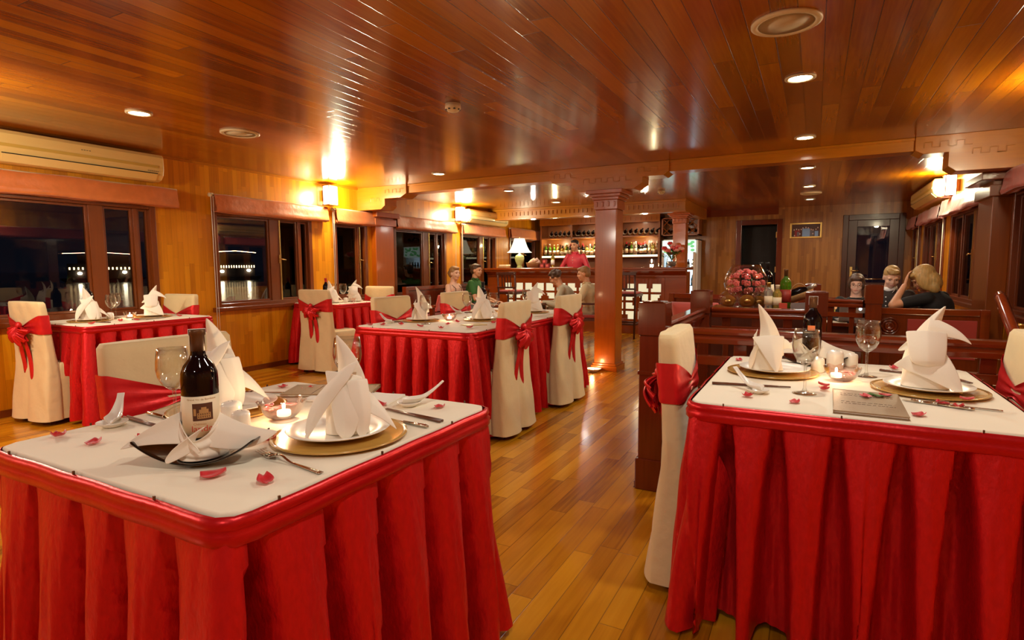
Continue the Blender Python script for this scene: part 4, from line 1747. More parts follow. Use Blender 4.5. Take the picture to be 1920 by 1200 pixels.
def folder(label, x0, y0, w, h, rz, z=0, th=.010):
    t = thing('menu_folder', label, 'menu', g_(x0, y0, z), rz)
    mb = MB()
    mb.box((-w / 2, -h / 2, 0), (w / 2, h / 2, .0025))
    mb.box((-w / 2, -h / 2, th - .0025), (w / 2, h / 2, th))
    mb.box((-w / 2, -h / 2, 0), (-w / 2 + .003, h / 2, th))
    mb.build('cover', M_MENU, t, bevel=.001)
    mb = MB()
    mb.box((-w / 2 + .003, -h / 2 + .004, .003), (w / 2 - .004, h / 2 - .004, th - .003))
    mb.build('pages', M_WHITEP, t)
    rnd = random.Random(3)
    mb = MB()
    for k, z_ in enumerate((.30, .22, -.08, -.16)):
        if k == 2:
            mb.build('upper_embossing', M_INKB, t)
            mb = MB()
        y = h * z_
        x = -w * .38
        while x < w * .36:
            L = rnd.uniform(.004, .012)
            mb.box((x, y, th), (x + L, y + .0022, th + .0004))
            x += L + rnd.uniform(.002, .005)
    mb.build('lower_embossing', M_INKB, t)
    return t


folder('brown leather menu folder behind the tall napkin on the front left table', -1.465, 1.425, .16, .30, R(-62))
mb = MB()
mb.box((-.07, -.15, 0), (.07, .15, .006))
mb.build('order_pad', M_WHITEP, None, 'thin white paper pad beside the menu on the front left table', 'notepad', loc=g_(-1.325, 1.385), rz=R(-75), bevel=.001)
petal_l = [((-1.558, .727), 'red rose petal pair at the left front of the front left table'), ((-1.474, .803), 'red rose petal left of the wrapped bottle, front left table'),
           ((-1.70, .715), 'red rose petal at the far left corner of the front left table'), ((-1.084, .720), 'large red rose petal beside the black boat dish'),
           ((-.960, .747), 'red rose petal below the silver fork'), ((-1.185, .934), 'red rose petal between the dish and the gold charger'),
           ((-1.68, 1.40), 'red rose petal at the far corner of the front left table'), ((-1.56, 1.405), 'red rose petal left of the brown menu folder'),
           ((-1.175, 1.336), 'red rose petal beside the right chopsticks'), ((-1.001, 1.408), 'red rose petal near the right corner of the front left table')]
for k, ((x, y), lab) in enumerate(petal_l):
    petal(g_(x, y), k * 1.7 + .6, lab, 1.15 if k == 3 else .92, 0, curl=.6 + .25 * (k % 3))

# ---- front right table
gold_charger('gold charger at the left of the front right table', g_(-.135, 2.475))
plate('white plate at the left of the front right table', g_(-.13, 2.485, .0082))
mk_napkin('point', 'pointed white napkin at the left of the front right table', g_(-.155, 2.47, .0135), R(15), 1.0)
gold_charger('gold charger at the right of the front right table', g_(.355, 2.34))
plate('white plate at the right of the front right table', g_(.355, 2.345, .0082))
mk_napkin('bird', 'white napkin with a beak-like flap at the right of the front right table', g_(.345, 2.345, .0135), R(-8), 1.02)
dup(Gp, g_(-.015, 2.12), 0, 'wine glass in front of the wine bottle on the front right table', sc=1.08)
dup(Gp, g_(.19, 2.55), 0, 'wine glass left of the beaked napkin on the front right table', sc=1.08)
B1 = dup(B0, g_(.0, 2.76, .008), R(-6), 'dark wine bottle with a small orange label on the front right table')
for c in list(B1.children):
    if c.name.startswith('label'):
        for cc in list(c.children):
            bpy.data.objects.remove(cc)
        bpy.data.objects.remove(c)
mb = MB()
cyl_patch(mb, -.014, .014, .150, .172, .0008)
mb.build('label', plain('orange label', (.72, .20, .06), .5), B1)
mb = MB()
cyl_patch(mb, -.034, .034, .132, .149, .0006)
nb = mb.build('name_band', M_BLACK, B1)
label_text(nb, 'DINASTIA MMX', .0088, 0, .1405, M_LABEL, 'name_lettering')
o = mk = MB()
o = MB()
o.grid(lambda u, v: ((u - .5) * .26, (v - .5) * .115, .004 + .04 * (abs(u - .5) * 2) ** 2.2), 28, 8)
o.build('boat_dish', M_BLKDISH, None, 'curved black dish under the bottle on the front right table', 'dish', loc=g_(.0, 2.76), rz=R(12), solid=.005, sub=1)
bottle_wrap('white napkin wrapped round the bottle on the front right table', g_(0, 2.76, .010), R(0))
shaker('squat white shaker beside the wine glass on the front right table', g_(.025, 2.575), 1.05)
shaker('taller white cup in the middle of the front right table', g_(.088, 2.69), 1.35)
shaker('small white shaker at the back of the front right table', g_(.15, 2.76), 1.05)
candle_bowl('scalloped glass bowl with a lit candle on the front right table', g_(.105, 2.42))
tealight('lit floating candle in the bowl on the front right table', g_(.085, 2.41, .012))
for k, (dx, dy) in enumerate([(.03, .0), (.02, .025), (.035, -.015), (.01, -.03)]):
    petal(g_(.105 + dx, 2.42 + dy, .022 + .004 * k), k * 1.3, 'pink petal in the glass bowl on the front right table', .7, 0, 'petals in the bowl of the front right table')
folder('tan leather menu folder with faint lettering on the front right table', .158, 2.03, .185, .325, R(-1))
chopsticks('dark chopsticks in front of the left plate, front right table', g_(-.315, 2.145), R(-79), .26)
spoon_dish('small white spoon dish at the front of the front right table', g_(-.155, 2.06))
soup_spoon('white soup spoon lying across the chopsticks, front right table', g_(-.155, 2.06, .006), R(48))
fork('silver fork at the front of the right charger', g_(.50, 2.105), R(82), .22)
knife('silver knife beside the right charger', g_(.43, 2.08), R(70), .18)
chopsticks('dark chopsticks behind the right glass, front right table', g_(.25, 2.715), R(-108), .12)
chopsticks('dark chopsticks at the right edge of the front right table', g_(.465, 2.66), R(-155), .12)
petal_r = [((-.288, 2.732), 'red rose petal at the back left corner of the front right table'), ((-.077, 2.684), 'red rose petal right of the pointed napkin'),
           ((-.178, 1.979), 'red rose petal at the left front edge of the front right table'), ((-.040, 1.957), 'red rose petal in front of the nearer wine glass, front right table'),
           ((.044, 2.277), 'red rose petal between the glass foot and the candle bowl'), ((.045, 2.20), 'red rose petal by the left corner of the menu'),
           ((.277, 1.943), 'red rose petal right of the menu on the front right table'), ((.36, 2.125), 'red rose petal on the fork, front right table'),
           ((.395, 2.10), 'pale edged rose petal beside the fork, front right table'), ((.433, 2.19), 'red rose petal on the rim of the right charger'), ((.303, 2.784), 'red rose petal behind the beaked napkin')]
for k, ((x, y), lab) in enumerate(petal_r):
    petal(g_(x, y, .010 if k == 9 else 0), k * 1.9 + .3, lab, .85, 0, curl=.6 + .25 * (k % 3))
petal(g_(.158, 2.096, .0105), .6, 'red rose petal lying on the left of the tan menu', .85)
petal(g_(.215, 2.14, .0105), 2.0, 'red rose petal lying on the right of the tan menu', .85)
for k, (x, y) in enumerate([(.178, 2.13), (.195, 2.115)]):
    o = petal(g_(x, y, .0103), 1 + k, 'small green leaf lying on the tan menu', .6, 0, 'leaves on the tan menu')
    o.name = 'rose_leaf'
    o['category'] = 'leaf'
    o.data.materials[0] = M_LEAF

# ---- long middle table
for (x, y), la, kind, rz, sp in [((-2.77, 3.67), 'front left', 'point', 40, 1), ((-2.36, 3.93), 'nearest the aisle chairs', 'spire', 35, 1), ((-2.80, 4.70), 'rear left', 'spire', 60, 0), ((-2.32, 4.80), 'rear right', 'bird', 20, 1)]:
    gold_charger('gold charger on the long table, ' + la + ' setting', g_(x, y), .15)
    plate('white plate on the long table, ' + la + ' setting', g_(x, y, .0082), .12)
    if sp:
        mk_napkin(kind, 'folded napkin on the long table, ' + la + ' setting', g_(x, y, .0135), R(rz), 1.0)
dup(Gp, g_(-2.60, 3.50), 0, 'wine glass in front of the front left napkin on the long table', sc=1.1)
dup(Gp, g_(-2.62, 4.12), 0, 'wine glass beside the bottle on the long table', sc=1.05)
dup(Gp, g_(-2.42, 4.22), 0, 'wine glass right of the bottle on the long table', sc=1.05)
dup(Gp, g_(-2.47, 4.95), 0, 'wine glass at the far end of the long table', sc=1.05)
b2 = bottle_proto('dark wine bottle with a red and white neck on the long table', M_BLACK)
b2.location = g_(-2.58, 4.32)
candle_bowl('glass bowl with petals near the front of the long table', g_(-2.60, 3.82))
tealight('floating candle in the front bowl of the long table', g_(-2.60, 3.82, .012))
candle_bowl('glass bowl with petals at the far end of the long table', g_(-2.60, 4.85))
tealight('floating candle in the far bowl of the long table', g_(-2.60, 4.85, .012))
for k in range(5):
    petal(g_(-2.60 + .03 * math.cos(k * 1.3), 3.82 + .03 * math.sin(k * 1.3), .025 + .004 * k), k * 1.3, 'petal in the front glass bowl of the long table', .9, 0, 'petals in the front bowl of the long table')
spoon_dish('small white dish at the left front corner of the long table', g_(-2.90, 3.44))
soup_spoon('white soup spoon at the left front corner of the long table', g_(-2.90, 3.44, .005), R(80))
spoon_dish('small white dish on the long table before the farther chair', g_(-2.90, 4.42))
soup_spoon('white soup spoon on the long table before the farther chair', g_(-2.90, 4.42, .005), R(80))
for (x, y, r_), la in zip([(-2.87, 3.60, 20), (-2.22, 3.58, 60)], ['left', 'right']):
    mb = MB()
    mb.box((-.08, -.06, 0), (.08, .06, .005))
    mb.build('order_card', plain('gold card %s' % la, (.62, .48, .2), .4), None, 'small gold card near the front of the long table, ' + la, 'card', loc=g_(x, y), rz=R(r_), bevel=.001)
chopsticks('dark chopsticks at the front left of the long table', g_(-2.93, 3.52), R(-80), .22)
chopsticks('dark chopsticks behind the bowl on the long table', g_(-2.90, 4.52), R(-80), .22)
for k, ((x, y), lab) in enumerate([((-2.827, 3.277), 'red rose petal below the soup spoon, front edge of the long table'), ((-2.728, 3.365), 'red rose petal between spoon and wine glass foot on the long table'),
                                   ((-2.501, 3.301), 'red rose petal at the front edge of the long table, below the wine glass'), ((-2.301, 3.274), 'curled red rose petal at the front edge of the long table, under the candle bowl'),
                                   ((-2.405, 3.512), 'red rose petal just in front of the candle bowl on the long table'), ((-2.135, 3.389), 'red rose petal nearest the aisle corner of the long table'),
                                   ((-2.15, 3.75), 'red rose petal behind the big napkin beside the aisle chair'), ((-2.444, 3.70), 'red rose petal between the candle bowl and the big napkin on the long table'),
                                   ((-2.919, 3.235), 'red rose petal at the left front corner of the long table')]):
    petal(g_(x, y), k * 1.1, lab, 1.1, 0, curl=1)

# ---- far left window table
for (x, y), la, kind, rz in [((-5.28, 2.50), 'left', 'spire', 60), ((-5.22, 2.98), 'right', 'bird', 50)]:
    gold_charger('gold charger on the far left table, ' + la + ' setting', g_(x, y), .15)
    plate('white plate on the far left table, ' + la + ' setting', g_(x, y, .0082), .12)
    mk_napkin(kind, 'folded white napkin on the far left table, ' + la + ' setting', g_(x, y, .0135), R(rz), 1.0)
dup(Gp, g_(-5.33, 2.70), 0, 'front wine glass on the far left table', sc=1.05)
dup(Gp, g_(-5.42, 2.78), 0, 'rear wine glass on the far left table', sc=1.1)
b2 = bottle_proto('dark wine bottle with a cream label on the far left table', M_BLACK)
b2.location = g_(-5.52, 2.62)
b2.rotation_euler = (0, 0, R(60))
b2.scale = (1.05, 1.05, 1.05)
bottle_wrap('napkin wrapped round the bottle on the far left table', g_(-5.52, 2.62), R(60), 1.0, False)
shaker('white shaker on the far left table, the left one', g_(-5.32, 2.585), 1.15)
shaker('white shaker on the far left table, the right one', g_(-5.27, 2.655), 1.15)
candle_bowl('small glass candle bowl on the far left table', g_(-5.30, 2.83), r=.05)
tealight('lit candle in the bowl on the far left table', g_(-5.30, 2.83, .012))
folder('dark menu folder on the far left table', -5.07, 2.86, .14, .22, R(20), 0)
chopsticks('dark chopsticks on the far left table', g_(-4.98, 2.50), R(100), .2)
for k, (x, y) in enumerate([(-4.99, 2.38), (-5.05, 2.62), (-5.06, 3.12), (-5.0, 2.72)]):
    petal(g_(x, y), k * 1.1, 'red rose petal near the edge of the far left table', 1.1, 0, 'petals on the far left table', curl=1)

# ---- small window table
for (x, y), la, kind, rz in [((-5.24, 5.14), 'left', 'spire', 60), ((-5.18, 5.46), 'right', 'bird', 45)]:
    plate('white plate on the small window table, ' + la + ' setting', g_(x, y), .12)
    mk_napkin(kind, 'folded white napkin on the small window table, ' + la + ' setting', g_(x, y, .006), R(rz), 1.0)
dup(Gp, g_(-5.36, 5.30), 0, 'left wine glass on the small window table', sc=1.15)
dup(Gp, g_(-5.20, 5.30), 0, 'right wine glass on the small window table', sc=1.15)
b2 = bottle_proto('wine bottle with a red capsule on the small window table', M_CAPR)
b2.location = g_(-5.45, 5.26)
shaker('white shaker on the small window table', g_(-5.12, 5.26), 1.1)
candle_bowl('small glass candle bowl on the small window table', g_(-5.08, 5.34), r=.05)

# ================================================================ railing round the stairwell


def newel(x, y, lab, h=1.0, s=.065):
    t = thing('newel_post', lab, 'post', (x, y, 0))
    mb = MB()
    mb.box((-s, -s, .16), (s, s, h - .17))
    mb.build('shaft', W_MAH, t, bevel=.006)
    mb = MB()
    mb.box((-s - .006, -s - .006, h - .17), (s + .006, s + .006, h))
    mb.box((-s + .01, -s + .01, h), (s - .01, s - .01, h + .006))
    mb.build('cap', W_MAH, t, bevel=.008)
    mb = MB()
    mb.box((-s - .012, -s - .012, 0), (s + .012, s + .012, .17))
    mb.build('base', W_MAH, t, bevel=.006)
    mb = MB()
    mb.box((-s - .006, -s - .006, h * .62), (s + .006, s + .006, h * .64))
    mb.build('band', W_MAH, t, bevel=.003)


newel(-.735, 2.995, 'tall square newel post left of the front right table, by the aisle')
newel(-.755, 4.52, 'square newel post at the far left corner of the stair railing')
newel(.02, 4.56, 'square newel post behind the bottle of the front right table')
newel(-.01, 6.40, 'farthest newel post, just right of the wine bottle neck')
newel(.49, 6.22, 'newel post in front of the seated man with the dark polo shirt')


def rail(name_lab, a, b_, mat, n_bal, zt=.875, low=.78):
    """moulded handrail with a second rail and balusters between two points"""
    a, b_ = Vector((*a, 0)), Vector((*b_, 0))
    d = b_ - a
    L = d.length
    t = thing('railing', name_lab, 'railing', a, math.atan2(d.y, d.x))
    mb = MB()
    sec = [(-.042, zt - .028), (-.046, zt - .012), (-.036, zt), (.036, zt), (.046, zt - .012), (.042, zt - .028), (.03, zt - .034), (-.03, zt - .034)]
    mb.prism(sec, 0, L, 'x')
    sec = [(-.034, zt - .075), (-.038, zt - .05), (-.03, zt - .034), (.03, zt - .034), (.038, zt - .05), (.034, zt - .075)]
    mb.prism(sec, 0, L, 'x')
    mb.build('handrail', mat, t, bevel=.003)
    mb = MB()
    mb.box((0, -.022, low - .09), (L, .022, low - .045))
    mb.build('middle_rail', mat, t, bevel=.003)
    mb = MB()
    mb.box((0, -.022, .10), (L, .022, .15))
    mb.build('bottom_rail', mat, t, bevel=.003)
    for k in range(n_bal):
        x = L * (k + .5) / n_bal
        mb = MB()
        mb.box((x - .02, -.016, .15), (x + .02, .016, low - .09))
        mb.box((x - .03, -.016, low - .045), (x + .03, .016, zt - .07))
        mb.build('baluster', W_MAH, t, bevel=.003)


rail('moulded railing directly behind the front right table', (-.67, 2.995), (1.49, 2.995), W_MAHX, 9)
rail('railing running away beside the aisle', (-.745, 3.07), (-.755, 4.45), W_MAHX, 6)
rail('railing across the far side of the stairwell, below the glass vase', (-.68, 4.54), (-.055, 4.555), W_MAHX, 3)
rail('railing beside the stair flight towards the lounge', (.01, 4.63), (-.01, 6.33), W_MAHX, 7)
rail('short railing in front of the laptop at the stair head', (.06, 6.38), (.42, 6.26), W_MAHX, 2, .86)
# sloping wall handrail
t = thing('stair_handrail', 'dark handrail sloping down the right wall at the edge of the picture', 'handrail', (1.36, 6.0, .9))
mb = MB()
mb.tube([(0, .05, .02), (0, 0, 0), (0, -2.6, -1.55)], .04, 12, flatten=1.3)
mb.build('rail', W_MAHY, t)
for k in (0.3, 1.6):
    mb = MB()
    mb.tube([(0, -k, -k * .6), (.14, -k, -k * .6)], .012, 6)
    mb.build('bracket', M_BRASS, t)

# ================================================================ the bar
t = thing('bar_counter', 'long wooden bar counter with backlit cream panels across the back of the room', 'bar', (-3.8, 9.9, 0))
X0, X1 = -1.94, 1.93   # local
mb = MB()
mb.box((X0, -.06, 0), (X1 - .03, .26, 1.09))
mb.build('body', W_BAR, t, bevel=.004)
mb = MB()
mb.box((X0, -.24, 1.125), (X1, .38, 1.165))
mb.build('worktop', W_BAR, t, bevel=.008)
mb = MB()
mb.prism([(-.22, 1.125), (-.22, 1.10), (-.17, 1.07), (-.10, 1.03), (-.10, .99), (-.06, .99), (-.06, 1.125)], X0, X1 - .02, 'x')
mb.build('cornice', W_BAR, t, bevel=.003)
mb = MB()
mb.box((X0, -.10, 0), (X1 - .02, -.06, .26))
mb.box((X0, -.09, .88), (X1 - .02, -.06, .99))
mb.box((X1 - .42, -.10, .2), (X1 - .02, -.06, .99))
mb.box((X1 - .44, -.112, .0), (X1 - .38, -.09, .99))
mb.box((X0, -.10, .2), (X0 + .36, -.06, .99))
mb.build('front_frame', W_BAR, t, bevel=.003)
a, b_ = X0 + .36, X1 - .42
mb = MB()
mb.box((a, -.068, .26), (b_, -.062, .88))
mb.build('backlit_panel', M_PANEL, t)
mb = MB()
n = 14
st = (b_ - a) / n
for k in range(n + 1):
    x = a + k * st
    mb.box((x - .022, -.096, .26), (x + .022, -.070, .88))
for z in (.42, .57, .72):
    mb.box((a, -.094, z - .02), (b_, -.070, z + .02))
for k in range(n + 1):
    x = a + k * st
    if k % 2 == 0:
        mb.box((x - .075, -.099, .50), (x + .075, -.069, .64))
        mb.box((x - .045, -.098, .45), (x + .045, -.069, .69))
    else:
        mb.box((x - .06, -.099, .24), (x + .06, -.069, .34))
        mb.box((x - .05, -.099, .80), (x + .05, -.069, .90))
mb.build('lattice', W_BAR, t)
for x in (-4.9, -3.8, -2.7):
    lamp('under_frieze_lamp', 'POINT', (x, 10.15, 2.05), 4, WARM, size=.04)

# bar stools
for (x, lab) in ((-4.93, 'slatted wooden bar stool with a red seat at the left of the bar'), (-2.74, 'slatted wooden bar stool with a red seat seen beside the column')):
    t = thing('bar_stool', lab, 'stool', (x, 9.3, 0))
    for a in (-.19, .16):
        for b2 in (-.19, .17):
            mb = MB()
            hgt = 1.08 if b2 < 0 else .70
            mb.tube([(a + .015, b2 - (.03 if b2 < 0 else -.02), 0), (a + .015, b2, .7)] + ([(a + .015, b2 - .04, hgt)] if b2 < 0 else []), .017, 6)
            mb.build('leg', W_DARK, t)
    mb = MB()
    mb.box((-.2, -.2, .69), (.2, .2, .73))
    mb.build('seat_frame', W_DARK, t, bevel=.005)
    mb = MB()
    mb.box((-.185, -.185, .73), (.185, .185, .765))
    mb.build('seat', M_CUSH, t, bevel=.015)
    mb = MB()
    mb.box((-.2, -.245, 1.04), (.2, -.215, 1.09))
    mb.build('back_rail', W_DARK, t, bevel=.004)
    mb = MB()
    mb.box((-.2, -.225, .80), (.2, -.205, .83))
    mb.build('lower_rail', W_DARK, t, bevel=.004)
    for k in range(4):
        mb = MB()
        x_ = -.085 + k * .057
        mb.tube([(x_, -.215, .82), (x_, -.23, 1.05)], .010, 5)
        mb.build('slat', W_DARK, t)
    mb = MB()
    for y in (-.2, .18):
        mb.box((-.19, y - .012, .22), (.19, y + .012, .25))
    for x_ in (-.18, .17):
        mb.box((x_, -.19, .22), (x_ + .02, .18, .25))
    mb.build('footrest', W_DARK, t)

# ---- back shelving
SY = 11.86
t = thing('back_bar_shelves', 'tall wooden back bar shelving filled with bottles', 'shelving', (-4.18, SY, 0))
x0, x1 = -1.37, 1.34
mb = MB()
mb.box((x0, .36, 0), (x1, .40, 2.25))
mb.box((x0, 0, 0), (x0 + .035, .4, 2.25))
mb.box((x1 - .035, 0, 0), (x1, .4, 2.25))
mb.box((x0, .02, 2.13), (x1, .4, 2.2))
mb.build('carcass', W_SHELF, t)
for z, th in ((1.80, .03), (1.37, .05), (.98, .04)):
    mb = MB()
    mb.box((x0 + .03, 0, z), (x1 - .03, .36, z + th))
    mb.build('shelf', W_SHELF, t, bevel=.003)
mb = MB()
mb.box((x0 + .03, .03, 0), (x1 - .03, .34, .94))
mb.build('base_cupboard', W_SHELF, t, bevel=.004)
for xx in (-.62, .42):
    mb = MB()
    mb.box((xx, .0, 1.40), (xx + .03, .36, 2.13))
    mb.build('divider', W_SHELF, t)
mb = MB()
mb.box((x0 + .04, -.004, 1.385), (x1 - .04, .0, 1.425))
mb.build('light_strip', M_STRIP, t)
mb = MB()
mb.tube([(x0 + .03, -.012, 1.50), (x1 - .03, -.012, 1.50)], .006, 6)
mb.tube([(x0 + .03, -.012, 1.46), (x1 - .03, -.012, 1.46)], .004, 6)
mb.build('guard_rail', W_BAR, t)
mb = MB()
mb.box((x0, -.03, 2.10), (x1, .0, 2.25))
x = x0 + .05
while x < x1 - .05:
    mb.box((x, -.045, 2.14), (x + .07, -.03, 2.21))
    x += .11
mb.build('frieze', W_BEAM, t)
for x in (-5.2, -4.4, -3.9, -3.2):
    lamp('shelf_glow', 'POINT', (x, SY + .02, 1.70), 5, (1, .88, .5), size=.03)
for i, x in enumerate((-5.0, -4.3, -3.3)):
    mb = MB()
    mb.lathe([(.05, 0), (.05, -.006), (.0001, -.006)], 16)
    mb.build('cabinet_spotlight', M_LIGHT, t, loc=(x + 4.18, .12, 2.128))

# lying bottles on the upper shelf
LB = thing('shelf_wine_bottle', 'wine bottle lying on its side on the top shelf behind the bar', 'bottle', (-5.3, SY + .1, 1.83), 0, 'bottles lying on the top bar shelf')
mb = MB()
pr = [(.001, -.0), (.036, .002), (.037, .18), (.03, .205), (.016, .235), (.0145, .29), (.0001, .295)]
mb.lathe(pr, 14)
o = mb.build('glass_body', M_BOTTLE, LB)
o.rotation_euler = (R(72), 0, R(28))
o.location = (0, .14, .04)
mb = MB()
mb.lathe([(.0385, .05), (.0385, .13)], 14)
q = mb.build('label', M_LABEL, LB)
q.rotation_euler = (R(72), 0, R(28))
q.location = (0, .14, .04)
first = True
for x in [-5.37 + k * .105 for k in range(7)] + [-4.70 + k * .105 for k in range(9)] + [-3.66 + k * .115 for k in range(7)]:
    if first:
        LB.location = (x, SY + .06, 1.83)
        first = False
    else:
        dup(LB, (x, SY + .06, 1.83), 0, None, 'bottles lying on the top bar shelf')
# upright liquor bottles
protos = []
for body, capm, h, r, look in ((M_YELLOWB, M_GOLDF, .26, .034, 'yellow liquor bottle with a gold cap'), (M_AMBER, M_BLACK, .25, .038, 'amber liquor bottle with a black cap'), (M_CLEARB, M_WHITEP, .29, .033, 'tall clear liquor bottle with a white cap'), (M_GREENB, M_GOLDF, .28, .035, 'green liquor bottle with a gold cap'), (M_BOTTLE, M_CAPR, .27, .036, 'dark bottle with a red cap'), (M_YELLOWB, M_BLACK, .21, .042, 'short yellow liquor bottle with a black cap')):
    protos.append(bottle_proto(look + ' in the lit row behind the bar', capm, M_LABEL, body, h, r, 'liquor_bottle', look + 's in the lit row'))
used = set()
rnd = random.Random(11)
for row in range(2):
    x = -5.46 + row * .04
    while x < -2.93:
        if not (-4.83 < x < -4.74 or -3.79 < x < -3.70):
            k = rnd.randrange(6)
            loc = (x, SY + .10 + row * .13 + rnd.uniform(-.01, .01), 1.4205 if False else 1.42)
            if k not in used:
                used.add(k)
                protos[k].location = loc
            else:
                dup(protos[k], loc, rnd.uniform(0, 1), None, protos[k]['group'], sc=rnd.uniform(.9, 1.05))
        x += rnd.uniform(.088, .11)

# lattice wine rack and drinks fridge at the right end
t = thing('wine_rack', 'diamond lattice wine rack above the drinks fridge', 'wine rack', (-2.44, SY, 1.80))
mb = MB()
mb.box((-.37, 0, 0), (-.34, .36, .36))
mb.box((.34, 0, 0), (.37, .36, .36))
mb.box((-.37, 0, 0), (.37, .36, .02))
mb.box((-.37, 0, .34), (.37, .36, .36))
mb.box((-.37, .34, 0), (.37, .36, .36))
mb.build('case', W_SHELF, t)
mb = MB()
for k in range(-1, 5):
    x = -.34 + k * .17
    for s in (1, -1):
        xa, xb = (x, x + .32) if s > 0 else (x + .32, x)
        mb.M = Matrix.Identity(4)
        pa, pb = Vector((xa, .005, .02)), Vector((xb, .005, .34))
        ts = sorted([(-.34 - xa) / (xb - xa), (.34 - xa) / (xb - xa)])
        t0, t1 = max(0, ts[0]), min(1, ts[1])
        if t1 - t0 < .05:
            continue
        pa, pb = pa.lerp(pb, t0), pa.lerp(pb, t1)
        mb.tube([pa, pb], .008, 4)
mb.build('lattice', W_SHELF, t)
RB = None
for k in range(9):
    x, z = -.27 + (k % 5) * .135, .10 + (k // 5) * .15 + (k % 2) * .03
    loc = (-2.44 + x, SY + .04, 1.80 + z)
    if RB is None:
        RB = thing('racked_wine_bottle', 'wine bottle stored neck out in the diamond lattice rack', 'bottle', loc, 0, 'bottles in the lattice rack')
        mb = MB()
        mb.lathe([(.001, 0), (.012, .0), (.014, .06), (.036, .11), (.036, .27), (.001, .28)], 12)
        o = mb.build('glass_body', M_BOTTLE, RB)
        o.rotation_euler = (R(-90), 0, 0)
        mb = MB()
        mb.lathe([(.001, -.003), (.014, -.002), (.0148, .04)], 12)
        o = mb.build('capsule', M_SILV, RB)
        o.rotation_euler = (R(-90), 0, 0)
    else:
        dup(RB, loc, 0, None, 'bottles in the lattice rack')
t = thing('drinks_fridge', 'tall glass fronted drinks fridge glowing blue white beside the bar', 'fridge', (-2.44, SY, 0))
mb = MB()
mb.box((-.36, 0.02, 0), (-.33, .42, 1.72))
mb.box((.30, 0.02, 0), (.36, .42, 1.72))
mb.box((-.36, .40, 0), (.36, .42, 1.72))
mb.box((-.36, 0.02, 0), (.36, .42, .12))
mb.box((-.36, 0.02, 1.70), (.36, .42, 1.72))
mb.build('cabinet', plain('white enamel', (.8, .78, .72), .3), t)
mb = MB()
mb.box((-.33, .39, .12), (.30, .40, 1.7))
mb.build('back_light', emission('fridge cool light', (.62, .85, 1), 1.5), t)
mb = MB()
mb.box((-.34, -.0, 1.44), (.32, .03, 1.70))
mb.m = 1
rnd = random.Random(2)
for k in range(26):
    mb.ell((rnd.uniform(-.3, .28), -.002, rnd.uniform(1.47, 1.67)), (.04, .003, .025), 8, 6)
mb.build('header_sign', [emission('header pale', (.75, .95, .8), .9), emission('header green', (.2, .62, .22), .8)], t)
for z in (.45, .78, 1.10):
    mb = MB()
    mb.box((-.33, .05, z), (.30, .39, z + .012))
    mb.build('wire_shelf', M_SILV, t)
mb = MB()
mb.box((-.33, .012, .12), (.30, .018, 1.44))
mb.build('door_pane', M_PANE, t)
mb = MB()
mb.box((-.35, -.012, .10), (-.31, .02, 1.46))
mb.box((.27, -.012, .10), (.32, .02, 1.46))
mb.build('door_frame', plain('pale fridge frame', (.7, .6, .5), .4), t)
can = []
for m_, nm in ((plain('pink drink', (.8, .25, .35), .25), 'pink'), (plain('blue drink', (.05, .35, .55), .25), 'blue'), (M_BOTTLE, 'dark')):
    c = thing('drink_bottle', 'small %s drink bottle inside the glass fronted fridge' % nm, 'bottle', (0, 0, 0), 0, '%s bottles in the fridge' % nm)
    mb = MB()
    mb.lathe([(.024, 0), (.027, .005), (.027, .13), (.012, .17), (.011, .21), (.0001, .211)], 12)
    mb.build('glass_body', m_, c)
    mb = MB()
    mb.lathe([(.0278, .04), (.0278, .10)], 12)
    mb.build('label', M_WHITEP, c)
    can.append(c)
used = set()
for z in (.13, .463, .793, 1.113):
    for k in range(7):
        i = rnd.randrange(3)
        loc = (-2.44 - .27 + k * .085, SY + .14, z)
        if i not in used:
            used.add(i)
            can[i].location = loc
        else:
            dup(can[i], loc, 0, None, can[i]['group'])

# ---- things on the bar
CT = 1.1655
t = thing('table_lamp', 'lit table lamp with a cream flared shade on the left end of the bar', 'lamp', (-5.12, 9.98, CT))
mb = MB()
mb.lathe([(.055, 0), (.06, .012), (.045, .03), (.05, .06), (.085, .14), (.095, .19), (.08, .235), (.04, .262), (.022, .27), (.018, .30), (.0001, .30)], 28)
mb.build('base', M_JADE, t)
mb = MB()
mb.grid(lambda u, v: ((lambda r: (r * math.cos(u * 6.2832), r * math.sin(u * 6.2832)))((.245 - .145 * v ** .55) * (1 + .03 * math.cos(u * 6.2832 * 8) * (1 - v))) + (.30 + .27 * v,)), 64, 12, cu=True)
mb.build('shade', M_SHADE, t, solid=.002)
mb = MB()
mb.tube([(0, 0, .28), (0, 0, .58)], .005, 6)
mb.ell((0, 0, .585), (.01, .01, .014), 8, 6)
mb.build('stem_and_finial', M_BRASS, t)
for k, (dx, dy, w_, h_) in enumerate([(-.34, 0, .2, .035), (-.32, .01, .17, .03)]):
    mb = MB()
    mb.box((-w_ / 2, -.08, 0), (w_ / 2, .08, h_))
    mb.build('stacked_book', M_LABEL if k else M_WICK, None, ['lower book of the pair left of the table lamp on the bar', 'upper cream book of the pair left of the table lamp on the bar'][k], 'book', loc=(-5.12 + dx, 9.95 + dy, CT + (.0355 if k else 0)), bevel=.003)
t = thing('towel_basket', 'wicker basket on the bar right of the table lamp', 'basket', (-4.80, 9.95, CT))
mb = MB()
mb.lathe([(.12, 0), (.145, .09), (.15, .10), (.14, .095), (.115, .01), (.0001, .01)], 28)
mb.build('basket', M_WICK, t)
